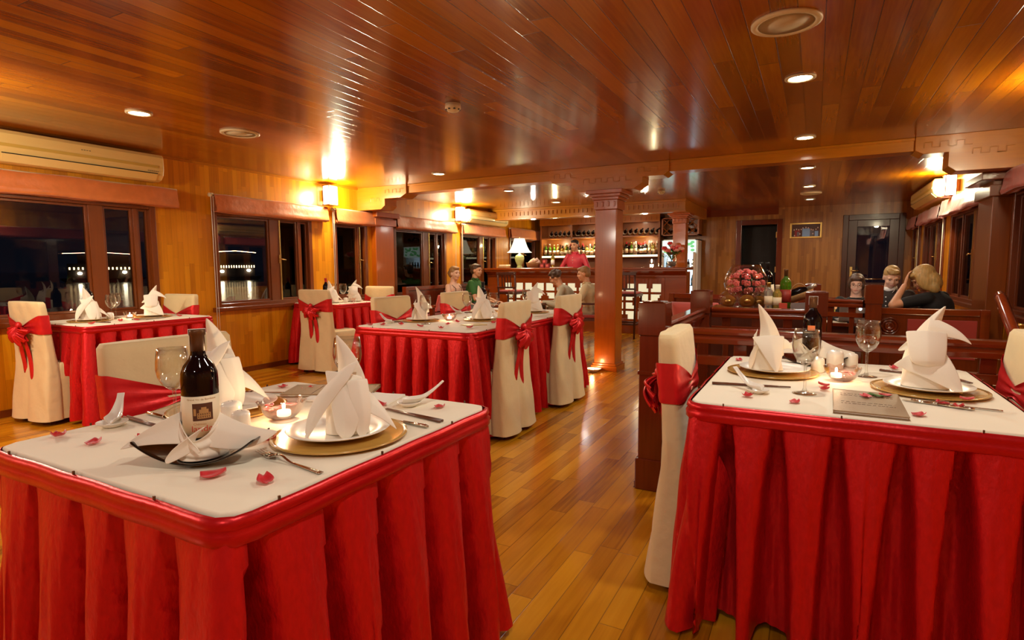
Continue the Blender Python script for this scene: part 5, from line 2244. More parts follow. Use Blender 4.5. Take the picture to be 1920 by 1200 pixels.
for k in range(6):
    mb = MB()
    a = k * 1.1
    mb.tube([(-4.80 + .075 * math.cos(a) - .04, 9.95 + .05 * math.sin(a), CT + .07 + .025 * (k % 3)), (-4.80 + .075 * math.cos(a) + .05, 9.95 + .05 * math.sin(a), CT + .13 + .02 * (k % 3))], [.03, .028], 10)
    mb.build('rolled_towel', plain('pinkish towel %d' % k, (.75, .50, .38), .9, bump=.4, bscale=60), None, 'rolled pinkish towel in the wicker basket on the bar', 'towel', 'rolled towels in the bar basket')
for k, (x, z) in enumerate([(-4.60, 0), (-4.49, 0), (-4.55, .0805)]):
    mb = MB()
    mb.box((-.04, -.03, 0), (.04, .03, .08))
    mb.m = 1
    mb.box((-.025, -.0312, .02), (.025, -.030, .06))
    mb.build('small_red_box', [plain('dark red packet %d' % k, (.25, .02, .02), .4), M_CUSH], None, ['left small red packet on the bar', 'right small red packet on the bar', 'small red packet stacked on two others on the bar'][k], 'box', loc=(x, 9.92, CT + z), bevel=.002)
mb = MB()
mb.box((-.19, -.11, 0), (.19, .11, .012))
mb.build('white_tray', M_WHITEP, None, 'white tray on the bar in front of the bartender', 'tray', loc=(-4.18, 9.86, CT), bevel=.003)
bq = bottle_proto('bottle with a white label standing behind the bar beside the bartender', M_GOLDF, M_WHITEP, M_YELLOWB, .30, .036)
bq.location = (-4.47, 10.12, CT)
# vase of flowers
t = thing('flower_vase', 'glass vase of pink and red flowers on the right end of the bar', 'vase', (-2.17, 9.95, CT))
mb = MB()
mb.lathe([(.05, 0), (.055, .01), (.075, .06), (.085, .13), (.07, .19), (.06, .23)], 28)
mb.build('vase', M_GLASS, t)
mb = MB()
mb.lathe([(.045, .012), (.07, .06), (.075, .10), (.0001, .10)], 24)
mb.build('pebbles', plain('vase pebbles', (.25, .2, .15), .3, bump=1, bscale=60), t)
rnd = random.Random(4)
for k in range(24):
    a, r = rnd.uniform(0, 6.28), rnd.uniform(.02, .22)
    x, y, z = r * math.cos(a), r * math.sin(a) * .6, .38 - r * .55 + rnd.uniform(-.05, .05)
    mb = MB()
    mb.tube([(0, 0, .12), (x * .5, y * .5, .2), (x, y, z)], .003, 5)
    for j in range(3):
        b2 = j * 2.1
        leaf(mb, (x * .7, y * .7, z - .06), (x * .7 + .07 * math.cos(b2), y * .7 + .04 * math.sin(b2), z - .02), .024, side=(math.sin(b2), -math.cos(b2), 0), base=.3, n=5)
    mb.build('stem', M_LEAF, t)
    if k < 20:
        mb = MB()
        for j in range(7):
            b2 = j * .9
            mb.ell((x + .024 * math.cos(b2), y + .018 * math.sin(b2), z + .009 * (j % 2)), (.026, .020, .026), 8, 6)
        mb.build('flower', [M_ROSE, M_PETAL, plain('pale pink bloom %d' % k, (.85, .45, .38), .5)][k % 3], t)
t = thing('candle_glass', 'bright starry candle light on the bar left of the flower vase', 'candle', (-2.53, 10.0, CT))
mb = MB()
mb.lathe([(.03, 0), (.035, .01), (.042, .09), (.045, .13)], 20)
mb.build('holder', M_GLASS, t)
mb = MB()
mb.lathe([(.03, .012), (.03, .05), (.0001, .05)], 16)
mb.ell((0, 0, .11), (.014, .014, .03), 10, 8)
mb.m = 0
mb.build('flame', emission('bright flame', (1, .8, .45), 45), t)
mb = MB()
mb.lathe([(.028, 0), (.03, .004), (.034, .09), (.0001, .09)], 14)
mb.build('tumbler', M_GLASS, None, 'small dark glass at the right end of the bar', 'glass', loc=(-2.36, 9.92, CT))

# bowl with candle on the floor beside the column
t = thing('floor_candle_bowl', 'small white bowl with a lit candle on the floor at the foot of the column', 'bowl', (-2.17, 6.05, 0))
mb = MB()
mb.lathe([(.04, 0), (.045, .004), (.085, .035), (.088, .04), (.083, .038), (.04, .008), (.0001, .007)], 28)
mb.build('bowl', M_PORC, t)
tealight('lit candle in the white bowl on the floor', (-2.17, 6.03, .010))
petal((-2.21, 6.03, .022), 0, 'red petal in the white bowl on the floor', .7)
lamp('floor_candle_light', 'POINT', (-2.17, 6.0, .08), 1.3, (1, .5, .18), size=.02)

# ================================================================ lounge and sideboard
t = thing('sideboard', 'low dark sideboard behind the stair railing carrying the bottles', 'sideboard', (-.38, 5.30, 0))
mb = MB()
mb.box((-.40, -.22, .06), (.36, .24, .80))
mb.build('body', W_DARK, t, bevel=.005)
mb = MB()
mb.box((-.42, -.25, .80), (.37, .26, .83))
mb.build('top', W_MAHX, t, bevel=.005)
mb = MB()
mb.box((-.38, -.2, 0), (.34, .22, .06))
mb.build('plinth', W_DARK, t)
ST = .8305
S = lambda x, y: (x, y, ST)
t = thing('giant_glass_bowl', 'giant brandy glass filled with pink roses behind the stair railing', 'vase', S(-.52, 5.28))
mb = MB()
mb.lathe([(.0001, 0), (.075, 0), (.08, .004), (.03, .012), (.012, .03), (.02, .05), (.10, .085), (.162, .15), (.178, .205), (.168, .265), (.13, .335), (.112, .365)], 40)
mb.build('bowl', M_GLASS, t)
rnd = random.Random(9)
n = 0
for ring, (rr, zz, cnt) in enumerate([(.125, .15, 9), (.135, .21, 10), (.11, .265, 8), (.06, .30, 5), (.0, .315, 1)]):
    for k in range(cnt):
        a = k * 2 * math.pi / cnt + ring * .5
        x, y, z = rr * math.cos(a), rr * math.sin(a), zz + rnd.uniform(-.008, .008)
        mb = MB()
        d = Vector((x, y, (zz - .18) * .8)).normalized()
        u_ = d.cross(Vector((0, 0, 1))) if abs(d.z) < .95 else Vector((1, 0, 0))
        u_.normalize()
        w_ = d.cross(u_)
        mb.ell((x, y, z), (.014, .014, .014), 8, 6)
        for j in range(8):
            b2 = j * .785
            rr2 = .018 if j % 2 else .013
            c = Vector((x, y, z)) + (u_ * math.cos(b2) + w_ * math.sin(b2)) * rr2 + d * (.004 if j % 2 else .010)
            mb.ell(c, (.012, .012, .010), 8, 5)
        mb.build('rose', M_ROSE, t)
mb = MB()
rnd = random.Random(1)
for k in range(60):
    a, z = rnd.uniform(0, 6.28), rnd.uniform(.09, .3)
    r = .10 if z < .12 else .125
    c = Vector((r * math.cos(a), r * math.sin(a), z))
    b2 = rnd.uniform(0, 6.28)
    leaf(mb, c, c + Vector((.03 * math.cos(b2), .03 * math.sin(b2), .02)), .008, side=(math.sin(b2), -math.cos(b2), .2), base=.3, n=3)
mb.build('foliage', M_LEAF, t)


def decanter(lab, loc, s=1.0, rz=0):
    t = thing('round_decanter', lab, 'decanter', loc, rz)
    mb = MB()
    prof = []
    mb.ell((0, 0, .075 * s), (.070 * s, .032 * s, .072 * s), 24, 16)
    mb.lathe([(.014 * s, .14 * s), (.012 * s, .165 * s), (.018 * s, .172 * s)], 16)
    mb.build('glass_body', M_GLASS, t)
    mb = MB()
    for k in range(18):
        a = k * math.pi / 9
        mb.ell((.072 * s * math.cos(a), 0, .075 * s + .072 * s * math.sin(a)), (.008 * s, .010 * s, .008 * s), 8, 6)
    mb.build('cut_rim', M_GLASS, t)
    mb = MB()
    mb.ell((0, 0, .062 * s), (.060 * s, .026 * s, .050 * s), 20, 12)
    mb.build('brandy', plain('brandy %s' % lab[:12], (.45, .17, .03), .08, trans=.5, ior=1.2), t)
    mb = MB()
    mb.ell((0, -.031 * s, .062 * s), (.024 * s, .003, .013 * s), 14, 8)
    mb.build('label', M_GOLDF, t)
    mb = MB()
    mb.ell((0, 0, .192 * s), (.018 * s, .018 * s, .022 * s), 14, 10)
    mb.build('stopper', M_GLASS, t)


decanter('round cut glass decanter with a gold label, left of the railing bottles', S(-.635, 5.10), 1.0)
decanter('larger round cut glass decanter below the roses', S(-.49, 5.10), 1.05, .2)
decanter('dark cut glass decanter partly behind the larger one', S(-.405, 5.16), .95, .3)
b2 = bottle_proto('clear spirit bottle with a cream label on the sideboard, the left one', M_GOLDF, M_LABEL, M_CLEARB, .22, .032, 'spirit_bottle')
b2.location = S(-.325, 5.08)
b2 = bottle_proto('pale spirit bottle with a cream label on the sideboard, the right one', M_LABEL, M_LABEL, M_YELLOWB, .20, .034, 'spirit_bottle')
b2.location = S(-.262, 5.09)
b2 = bottle_proto('green champagne bottle with a dark neck on the sideboard', M_CAPS, plain('dark red label', (.30, .03, .02), .5), M_GREENB, .325, .043, 'champagne_bottle')
b2.location = S(-.205, 5.14)
mb = MB()
mb.box((-.03, -.012, 0), (.03, .012, .055))
mb.build('red_packet', M_INKR, None, 'small red packet before the champagne bottle', 'box', loc=S(-.215, 5.065), bevel=.002)
for k, (x, y) in enumerate([(-.385, 5.42), (-.33, 5.40)]):
    b2 = bottle_proto(['dark wine bottle with a cream label behind the roses, left of two', 'dark wine bottle with a cream label behind the roses, right of two'][k], M_BLACK, M_LABEL, None, .385, .040)
    b2.location = S(x, y)
    b2.rotation_euler = (0, R(-5), 0)
# pouring basket with a bottle lying in it
t = thing('pouring_basket', 'small wicker pouring basket with a looped handle on the sideboard', 'basket', S(-.115, 5.30))
mb = MB()
mb.grid(lambda u, v: ((u - .5) * .22, .055 * math.cos(math.pi * v) * (.7 + .6 * math.sin(math.pi * u)), .075 - .06 * math.sin(math.pi * v) + .09 * u), 16, 10)
mb.build('basket', M_WICK, t, solid=.006)
mb = MB()
mb.tube([(-.09 + .18 * k / 10, 0, .10 + .09 * math.sin(math.pi * k / 10) + .03 * k / 10) for k in range(11)], .005, 6)
mb.build('handle', M_WICK, t)
t = thing('lying_wine_bottle', 'dark wine bottle with a silver neck lying in the wicker pouring basket', 'bottle', (-.235, 5.30, ST + .085))
mb = MB()
mb.lathe([(.001, 0), (.034, .002), (.035, .15), (.015, .20), (.0135, .235)], 18)
o = mb.build('glass_body', M_BOTTLE, t)
o.rotation_euler = (0, R(66), 0)
mb = MB()
mb.lathe([(.0150, .20), (.0145, .275), (.0001, .276)], 16)
o = mb.build('capsule', M_SILV, t)
o.rotation_euler = (0, R(66), 0)
mb = MB()
mb.prism([(-.06, -.0), (.07, .0), (.085, .06), (-.06, .055)], -.002, .002, 'y')
mb.build('menu_card', M_GREYP, None, 'grey card standing at the right end of the sideboard', 'card', loc=S(-.10, 5.12), rz=R(8))

# lounge furniture
def lounge_table(lab, x0, x1, y0, y1, h):
    t = thing('coffee_table', lab, 'table', ((x0 + x1) / 2, (y0 + y1) / 2, 0))
    hx, hy = (x1 - x0) / 2, (y1 - y0) / 2
    mb = MB()
    mb.box((-hx, -hy, h - .035), (hx, hy, h))
    mb.build('tabletop', W_MAHX, t, bevel=.004)
    mb = MB()
    mb.box((-hx + .03, -hy + .03, h - .10), (hx - .03, hy - .03, h - .035))
    mb.build('apron', W_DARK, t)
    for a in (-1, 1):
        for b2 in (-1, 1):
            mb = MB()
            mb.box((a * (hx - .05) - .022, b2 * (hy - .05) - .022, 0), (a * (hx - .05) + .022, b2 * (hy - .05) + .022, h - .10))
            mb.build('leg', W_DARK, t)


lounge_table('low lounge table behind the railing holding the yellow cocktail', .0, .36, 6.86, 7.40, .58)
t = thing('cocktail_glass', 'stemmed glass of yellow cocktail with an orange garnish in the lounge', 'cocktail', (.165, 7.0, .5805))
mb = MB()
mb.lathe([(.0001, 0), (.035, 0), (.035, .003), (.006, .008), (.005, .055), (.02, .065), (.045, .09), (.048, .12), (.040, .155)], 24)
mb.build('glass', M_GLASS, t)
mb = MB()
mb.lathe([(.0001, .066), (.018, .067), (.0435, .091), (.0465, .12), (.044, .135), (.0001, .135)], 24)
mb.build('drink', plain('yellow cocktail', (.85, .58, .06), .3, emit=(.85, .55, .05), es=.0), t)
mb = MB()
mb.ell((.035, -.005, .155), (.026, .006, .026), 14, 10)
mb.build('garnish', plain('orange slice', (.8, .30, .08), .5), t)
mb = MB()
mb.box((-.15, -.1, 0), (.15, .1, .004))
mb.build('place_mat', M_LABEL, None, 'cream paper mat under the yellow cocktail', 'mat', loc=(.17, 6.98, .5802))
mb = MB()
mb.box((-.05, -.03, 0), (.05, .03, .02))
mb.build('ashtray', M_PORC, None, 'small white ashtray beside the cocktail', 'ashtray', loc=(.06, 6.95, .5845), bevel=.004)
lounge_table('lounge table under the laptop', .36, .80, 6.72, 7.02, .60)
t = thing('laptop', 'open silver laptop in front of the woman with glasses', 'laptop', (.385, 6.92, .6005), R(8))
mb = MB()
mb.box((-.15, -.02, 0), (.15, .20, .014))
mb.build('keyboard_base', M_SILV, t, bevel=.003)
mb = MB()
mb.M = Matrix.Translation((0, -.02, .012)) @ Matrix.Rotation(R(12), 4, 'X')
mb.box((-.15, -.008, 0), (.15, .0, .215))
mb.build('lid', M_SILV, t, bevel=.003)
mb = MB()
mb.M = Matrix.Translation((0, -.02, .012)) @ Matrix.Rotation(R(12), 4, 'X')
mb.ell((.04, -.0095, .125), (.016, .0015, .018), 12, 8)
mb.build('logo', emission('laptop logo glow', (.75, .88, 1), 1.3), t)
mb = MB()
mb.M = Matrix.Translation((0, -.02, .012)) @ Matrix.Rotation(R(12), 4, 'X')
mb.box((-.14, .0005, .01), (.14, .0015, .205))
mb.build('screen', emission('laptop screen', (.8, .88, 1), 2.0), t)


def settee(lab, loc, rz, w, carved=True, back=.80, seatm=None):
    """wooden settee facing local +y, back at local y=0"""
    t = thing('wooden_settee', lab, 'sofa', loc, rz)
    mb = MB()
    mb.box((-w / 2 + .035, -.028, back - .06), (w / 2 - .035, .038, back - .001))
    mb.box((-w / 2 + .035, -.02, .16), (w / 2 - .035, .03, .22))
    for s in (-1, 1):
        mb.box((s * w / 2 - .035, -.03, 0), (s * w / 2 + .035, .045, back + .0))
    mb.build('back_frame', W_MAHX, t, bevel=.006)
    mb = MB()
    mb.box((-w / 2 + .03, -.012, .22), (w / 2 - .03, .018, back - .06))
    mb.m = 1
    mb.build('back_panel', [W_MAH, M_REDCU], t)
    if carved:
        mb = MB()
        for r, e in ((.085, .016), (.062, .024), (.038, .030)):
            mb.M = Matrix.Translation((-w / 2 + .16, -.012, back - .17)) @ Matrix.Rotation(R(90), 4, 'X')
            mb.lathe([(r, 0), (r, e), (r - .012, e + .004), (r - .016, e - .004), (.0001, e - .006)], 28)
        mb.build('carved_roundel', W_MAH, t)
        mb = MB()
        mb.box((-w / 2 + .30, -.022, .34), (w / 2 - .05, -.010, back - .10))
        mb.build('back_upholstery', M_REDCU, t, bevel=.008)
    mb = MB()
    mb.box((-w / 2, 0, .34), (w / 2, .52, .38))
    mb.build('seat_frame', W_MAH, t, bevel=.005)
    mb = MB()
    mb.box((-w / 2 + .03, .03, .38), (w / 2 - .03, .51, .46))
    mb.build('seat_cushion', seatm or M_REDCU, t, bevel=.02)
    for s in (-1, 1):
        mb = MB()
        mb.box((s * w / 2 - .03, .46, 0), (s * w / 2 + .03, .52, .60))
        mb.build('leg', W_MAH, t, bevel=.005)
        mb = MB()
        mb.box((s * w / 2 - .035, .0, .60), (s * w / 2 + .035, .54, .64))
        mb.build('armrest', W_MAHY, t, bevel=.008)
    return t


settee('dark wooden settee with a carved roundel and red back, right of the railing', (.90, 6.32, 0), R(0), .86, True, .79)
settee('wooden settee under the windows behind the woman with glasses', (.52, 7.90, 0), R(180), 1.3, False, .80)
settee('dark wooden settee with pink cushions beyond the sideboard', (-1.05, 6.9, 0), R(160), 1.0, False, .86)
for k, (x, y, rz) in enumerate([(-1.22, 6.56, 10), (-.98, 6.62, -12)]):
    mb = MB()
    mb.grid(lambda u, v: ((u - .5) * .36, .055 * (1 - (2 * u - 1) ** 4) * (1 - (2 * v - 1) ** 4) ** .5 * 1, (v) * .34), 12, 12)
    mb.grid(lambda u, v: ((u - .5) * .36, -.055 * (1 - (2 * u - 1) ** 4) * (1 - (2 * v - 1) ** 4) ** .5 * 1, (v) * .34), 12, 12)
    o = mb.build('cushion', M_CUSH, None, ['pink cushion leaning on the settee beside the drinks fridge, left one', 'pink cushion leaning on the settee, the one nearer the roses'][k], 'cushion', loc=(x, y, .465), rz=R(rz))
    o.rotation_euler = (R(-18), 0, R(rz + 160))
settee('dark wooden settee by the left wall where the couple sits', (-5.42, 7.75, 0), R(-90), 1.9, False, .90, M_REDCU)
mb = MB()
mb.box((-.19, -.02, 0), (.19, .02, .26))
o = mb.build('red_napkin_card', M_CUSH, None, 'pink red cushion on the settee left of the seated woman', 'cushion', loc=(-5.08, 7.22, .52), rz=R(60), bevel=.015)
o.name = 'cushion'
o.rotation_euler = (R(-15), 0, R(-80))
# low table before the couple
lounge_table('low table between the couple and the two men before the bar', -4.35, -3.75, 7.5, 8.3, .62)
dup(Gp, (-4.1, 7.7, .621), 0, 'wine glass on the low table before the bar')


def slat_chair(lab, loc, rz):
    t = thing('slatted_chair', lab, 'chair', loc, rz)
    for a in (-.27, .27):
        for b2 in (-.22, .24):
            mb = MB()
            if b2 < 0:
                mb.tube([(a, b2 - .03, 0), (a, b2, .42), (a, b2 - .09, .86)], .024, 4)
            else:
                mb.tube([(a, b2, 0), (a, b2, .62)], .022, 4)
            mb.build('leg', W_DARK, t)
        mb = MB()
        mb.box((a - .03, -.26, .62), (a + .03, .28, .65))
        mb.build('armrest', W_DARK, t, bevel=.006)
    mb = MB()
    mb.box((-.30, -.335, .80), (.30, -.295, .87))
    mb.build('back_rail', W_DARK, t, bevel=.005)
    mb = MB()
    mb.box((-.27, -.26, .50), (.27, -.225, .55))
    mb.build('lower_rail', W_DARK, t, bevel=.004)
    for k in range(7):
        mb = MB()
        x = -.21 + k * .07
        mb.tube([(x, -.243, .53), (x, -.315, .82)], .011, 4)
        mb.build('slat', W_DARK, t)
    mb = MB()
    mb.box((-.27, -.24, .38), (.27, .26, .42))
    mb.build('seat_frame', W_DARK, t)
    mb = MB()
    mb.box((-.25, -.22, .42), (.25, .25, .47))
    mb.build('seat', M_REDCU, t, bevel=.015)
    mb = MB()
    mb.box((-.27, -.23, .16), (.27, -.20, .19))
    mb.build('stretcher', W_DARK, t)


slat_chair('dark slatted armchair of the man in the cream shirt, next to the column', (-3.04, 8.20, 0), R(100))
slat_chair('dark slatted armchair of the leaning man in the pale long sleeves', (-3.24, 8.86, 0), R(110))

# ================================================================ people


def cap(mb, a, b_, ra, rb, n=12):
    """tapered capsule"""
    a, b_ = Vector(a), Vector(b_)
    ax = (b_ - a)
    L = ax.length
    if L < 1e-6:
        mb.ell(a, (ra, ra, ra))
        return
    ax.normalize()
    pts, rs = [], []
    for k in range(4):
        t_ = R(90 * (k + .15) / 4)
        pts.append(a - ax * ra * math.cos(t_))
        rs.append(ra * math.sin(t_))
    pts.append(a); rs.append(ra)
    pts.append(b_); rs.append(rb)
    for k in range(3, -1, -1):
        t_ = R(90 * (k + .15) / 4)
        pts.append(b_ + ax * rb * math.cos(t_))
        rs.append(rb * math.sin(t_))
    mb.tube(pts, rs, n)


def torso(mb, pel, neck, fwd, k=1.0, shoulder=.185, woman=False, side=None, sections=None):
    up = (neck - pel)
    L = up.length
    up.normalize()
    sd = side or fwd.cross(up).normalized()
    fw = up.cross(sd).normalized()
    fw = fw if fw.dot(fwd) > 0 else -fw
    prof = sections or [(-.10, .10, .08), (-.07, .150, .115), (0, .168, .12), (.15, .150, .108), (.30, .135 if woman else .148, .098), (.5, .150 if woman else .165, .112), (.68, .165 if woman else .180, .112), (.80, shoulder - .01, .100), (.88, shoulder * .80, .078), (.95, .085, .06), (1.0, .055, .052), (1.12, .05, .05)]
    mb.grid(lambda u, v: _tor(u, v, prof, pel, up, sd, fw, L, k), 24, 28, cu=True)
    # close ends
    for pr_ in (prof[0], prof[-1]):
        c = pel + up * L * pr_[0]
        mb.ell(c, (pr_[1] * k * .98, pr_[2] * k * .98, .02), 16, 6, Matrix((sd, fw, up)).transposed())


def _tor(u, v, prof, pel, up, sd, fw, L, k):
    q = v * (len(prof) - 1)
    i = min(int(q), len(prof) - 2)
    f = q - i
    h, w, d = [prof[i][j] * (1 - f) + prof[i + 1][j] * f for j in range(3)]
    a = u * 2 * math.pi
    n_ = 2.5
    c, s = math.cos(a), math.sin(a)
    r = (abs(c) ** n_ + abs(s) ** n_) ** (-1 / n_)
    return tuple(pel + up * L * h + sd * (w * k * c * r) + fw * (d * k * s * r))


def hand(mb, wrist, d, nrm, curl=.5, thumb=1, k=1.0):
    """palm, four unequal bent fingers and a thumb; d = pointing direction, nrm = palm side"""
    d = Vector(d).normalized()
    nrm = Vector(nrm)
    nrm = (nrm - d * nrm.dot(d)).normalized()
    sd = d.cross(nrm).normalized() * thumb
    w = Vector(wrist)
    for off in (-.026, -.009, .009, .026):
        cap(mb, w + sd * off * .6 * k, w + d * .075 * k + sd * off * k, .013 * k, .0115 * k, 8)
    for i, (off, L) in enumerate(((.029, .068), (.010, .078), (-.010, .072), (-.029, .056))):
        p = w + d * .080 * k + sd * off * k
        dd = d.copy()
        for seg, f in enumerate((.45, .32, .23)):
            c_ = curl * (.5 + .4 * seg)
            dd = (dd * math.cos(c_) + nrm * math.sin(c_)).normalized()
            q = p + dd * L * f * k
            cap(mb, p, q, (.0088 - .0008 * seg) * k, (.0082 - .0009 * seg) * k, 8)
            p = q
    p = w + d * .022 * k + sd * .026 * k
    q = p + (d * .55 + sd * .75 + nrm * .25).normalized() * .038 * k
    cap(mb, p, q, .012 * k, .010 * k, 8)
    cap(mb, q, q + (d * .85 + sd * .35 + nrm * .3).normalized() * .03 * k, .0098 * k, .008 * k, 8)


def ik(a, c, l1, l2, hint):
    a, c, hint = Vector(a), Vector(c), Vector(hint)
    d = c - a
    L = min(d.length, (l1 + l2) * .995)
    dn = d.normalized()
    x = (l1 * l1 - l2 * l2 + L * L) / (2 * L)
    h = math.sqrt(max(0, l1 * l1 - x * x))
    hp = (hint - dn * hint.dot(dn)).normalized()
    return a + dn * x + hp * h, a + dn * L


def person(label, loc, rz, pel=(0, 0, .50), neck=(0, .02, 1.0), head_yaw=0, head_pitch=0, head_roll=0, standing=False, woman=False,
           wr=((-.22, .30, .66), (.22, .30, .66)), hint=((-.6, -.5, -.6), (.6, -.5, -.6)), hd=((.2, 1, -.1), (-.2, 1, -.1)), hn=((0, 0, -1), (0, 0, -1)),
           curl=.5, skin=None, hair=None, hair_style='short', shirt=None, sleeve='short', trousers=None, collar=None, feet=None, k=1.0,
           thin_straps=False, glasses=False, buttons=False, hk=1.0):
    skin = skin or M_SKIN
    t = thing('person', label, 'person', loc, rz)
    pel, neck = Vector(pel), Vector(neck)
    fwd = Vector((0, 1, 0))
    B, SH, TR = MB(), MB(), MB()
    sw = .165 if woman else .185
    torso(B, pel, neck, fwd, .96, sw, woman)
    up = (neck - pel).normalized()
    sd = Vector((1, 0, 0))
    # head
    Rm = Matrix.Rotation(R(head_yaw), 3, 'Z') @ Matrix.Rotation(R(head_pitch), 3, 'X') @ Matrix.Rotation(R(head_roll), 3, 'Y')
    hb = neck + Vector((0, .01, .045))
    hc = hb + Rm @ Vector((0, .020, .100)) * hk
    cap(B, neck - up * .02, hb + Rm @ Vector((0, -.005, .04)), .055, .050)
    H = lambda x, y, z: hc + Rm @ Vector((x, y, z)) * hk

    def E(c, r, **q):
        B.ell(H(*c), tuple(v * hk for v in r), 16, 12, Rm)
    E((0, -.012, .022), (.072, .090, .088))
    E((0, .018, -.020), (.060, .068, .080))
    E((0, .040, -.070), (.036, .036, .030))           # chin
    E((0, .086, -.012), (.011, .014, .020))           # nose
    E((0, .080, .010), (.008, .012, .024))
    E((0, .074, -.047), (.024, .013, .011))           # mouth
    for s in (-1, 1):
        E((s * .074, -.006, -.006), (.008, .018, .030))
        E((s * .036, .060, -.022), (.022, .018, .02))  # cheeks
        E((s * .030, .072, .030), (.024, .012, .010))  # brow ridge
    # arms
    ul, fl = .285, .255
    for i, s in enumerate((-1, 1)):
        sh = pel + up * (neck - pel).length * .86 + sd * s * (sw - .012)
        el, wrp = ik(sh, wr[i], ul, fl, hint[i])
        cap(B, sh, el, .046, .037)
        cap(B, el, wrp, .038, .025)
        hand(B, wrp + (wrp - el).normalized() * .01, Vector(hd[i]), hn[i], curl, s * -1)
        if shirt:
            if sleeve == 'short':
                cap(SH, sh, sh.lerp(el, .62), .062, .054)
            elif sleeve == 'long':
                cap(SH, sh, el, .060, .050)
                cap(SH, el, el.lerp(wrp, .92), .050, .036)
    # legs
    fx = feet or (((-.12, .48, .02), (.12, .48, .02)) if not standing else ((-.11, .03, .03), (.11, .03, .03)))
    for i, s in enumerate((-1, 1)):
        hip = pel + sd * s * .09
        ank = Vector(fx[i]) + Vector((0, 0, .06))
        kn, ank2 = ik(hip, ank, .44, .43, Vector((s * .15, 1, .6 if not standing else 0)))
        cap(B, hip, kn, .078, .052)
        cap(B, kn, ank2, .052, .034)
        TR and None
        cap(TR, hip, kn, .092, .066)
        cap(TR, kn, ank2.lerp(kn, .06), .064, .050)
        mbs = MB()
        cap(mbs, ank2 + Vector((0, -.02, -.035)), ank2 + Vector((0, .16, -.042)), .038, .032)
        mbs.build('shoe', M_BLKC, t)
    B.build('body', skin, t, remesh=.0075, smoothmod=3)
    torso(TR, pel, pel.lerp(neck, .40), fwd, 1.0, sections=[(-.24, .11, .09), (-.16, .160, .125), (0, .180, .135), (.35, .168, .125), (.62, .156, .118), (.8, .14, .10)])
    if trousers:
        TR.build('trousers', trousers, t, remesh=.014, smoothmod=4)
    if shirt:
        ssec = [(.02, .165, .125), (.06, .172, .130), (.20, .160, .120), (.32, .148 if woman else .160, .112), (.5, .162 if woman else .177, .124), (.68, .178 if woman else .192, .124), (.80, sw + .006, .112), (.89, sw * .84, .088), (.955, .088, .066), (.985, .066, .058)]
        if thin_straps:
            ssec = [(.02, .165, .125), (.06, .172, .130), (.20, .160, .120), (.32, .148, .112), (.5, .162, .126), (.66, .172, .124), (.70, .165, .118)]
        torso(SH, pel, neck, fwd, 1.0, sections=ssec)
        SH.build('shirt', shirt, t, remesh=.010, smoothmod=5)
        if thin_straps:
            for s in (-1, 1):
                mb = MB()
                pts = [pel + up * (neck - pel).length * h + sd * s * .085 + Vector((0, d_, 0)) for h, d_ in ((.66, .118), (.80, .108), (.92, .03), (.86, -.07), (.68, -.108))]
                mb.tube(pts, .006, 6)
                mb.build('strap', shirt, t)
    if collar:
        mb = MB()
        c0 = neck - up * .012
        for s in (-1, 1):
            leaf(mb, c0 + Vector((s * .052, -.02, .028)), c0 + Vector((s * .040, .075, -.030)), .018, (s * .02, .015, .015), (s * .3, 0, 1), .2, .5)
        mb.grid(lambda u, v: tuple(c0 + Vector((.064 * math.cos(u * 6.2832), .060 * math.sin(u * 6.2832), -.012 + .045 * v))), 24, 2, cu=True)
        mb.build('collar', collar, t, solid=.003)
    if buttons:
        for h in (.62, .72, .82):
            mb = MB()
            c = pel + up * (neck - pel).length * h + Vector((0, .128, 0))
            mb.ell(c, (.007, .004, .007), 8, 6)
            mb.build('button', M_WHITEP, t)
    # face details
    for s in (-1, 1):
        mb = MB()
        mb.ell(H(s * .030, .0735, .012), (.0082 * hk, .005 * hk, .0046 * hk), 10, 8, Rm)
        mb.build('eye', M_EYE, t)
        mb = MB()
        mb.tube([H(s * .014, .086, .033), H(s * .03, .086, .038), H(s * .048, .075, .033)], [.0025, .0035, .002], 6)
        mb.build('eyebrow', hair, t)
    mb = MB()
    mb.tube([H(-.020, .082, -.047), H(0, .0895, -.045), H(.020, .082, -.047)], [.002, .0048, .002], 6)
    mb.build('lips', M_LIP, t)
    if glasses:
        mb = MB()
        for s in (-1, 1):
            mb.tube([H(s * .031 + .021 * math.cos(a), .092, .010 + .015 * math.sin(a)) for a in [k_ * math.pi / 6 for k_ in range(13)]], .0016, 5, False)
            mb.tube([H(s * .052, .090, .014), H(s * .078, .0, .008)], .0014, 5)
        mb.tube([H(-.01, .093, .014), H(.01, .093, .014)], .0014, 5)
        mb.build('glasses', M_STEEL, t)
    # hair
    hm = MB()

    def HE(c, r):
        hm.ell(H(*c), tuple(v * hk for v in r), 16, 12, Rm)
    if hair_style in ('short', 'quiff'):
        HE((0, -.024, .044), (.077, .090, .082))
        HE((0, -.050, .000), (.073, .062, .070))
        HE((0, .035, .088), (.058, .046, .026))
        if hair_style == 'quiff':
            HE((0, .052, .095), (.052, .034, .026))
            HE((.03, .03, .104), (.04, .04, .022))
    elif hair_style == 'bun':
        HE((0, -.024, .044), (.079, .092, .084))
        HE((0, -.055, -.005), (.074, .062, .072))
        HE((0, .032, .090), (.060, .050, .028))
        HE((0, -.125, .01), (.036, .034, .036))
    elif hair_style == 'bob':
        HE((0, -.026, .046), (.084, .094, .086))
        HE((0, -.050, -.020), (.084, .062, .085))
        for s in (-1, 1):
            HE((s * .072, -.006, .010), (.018, .046, .060))
        HE((0, .046, .084), (.064, .040, .026))
    elif hair_style == 'long':
        HE((0, -.024, .046), (.092, .102, .092))
        HE((0, -.055, -.040), (.095, .070, .105))
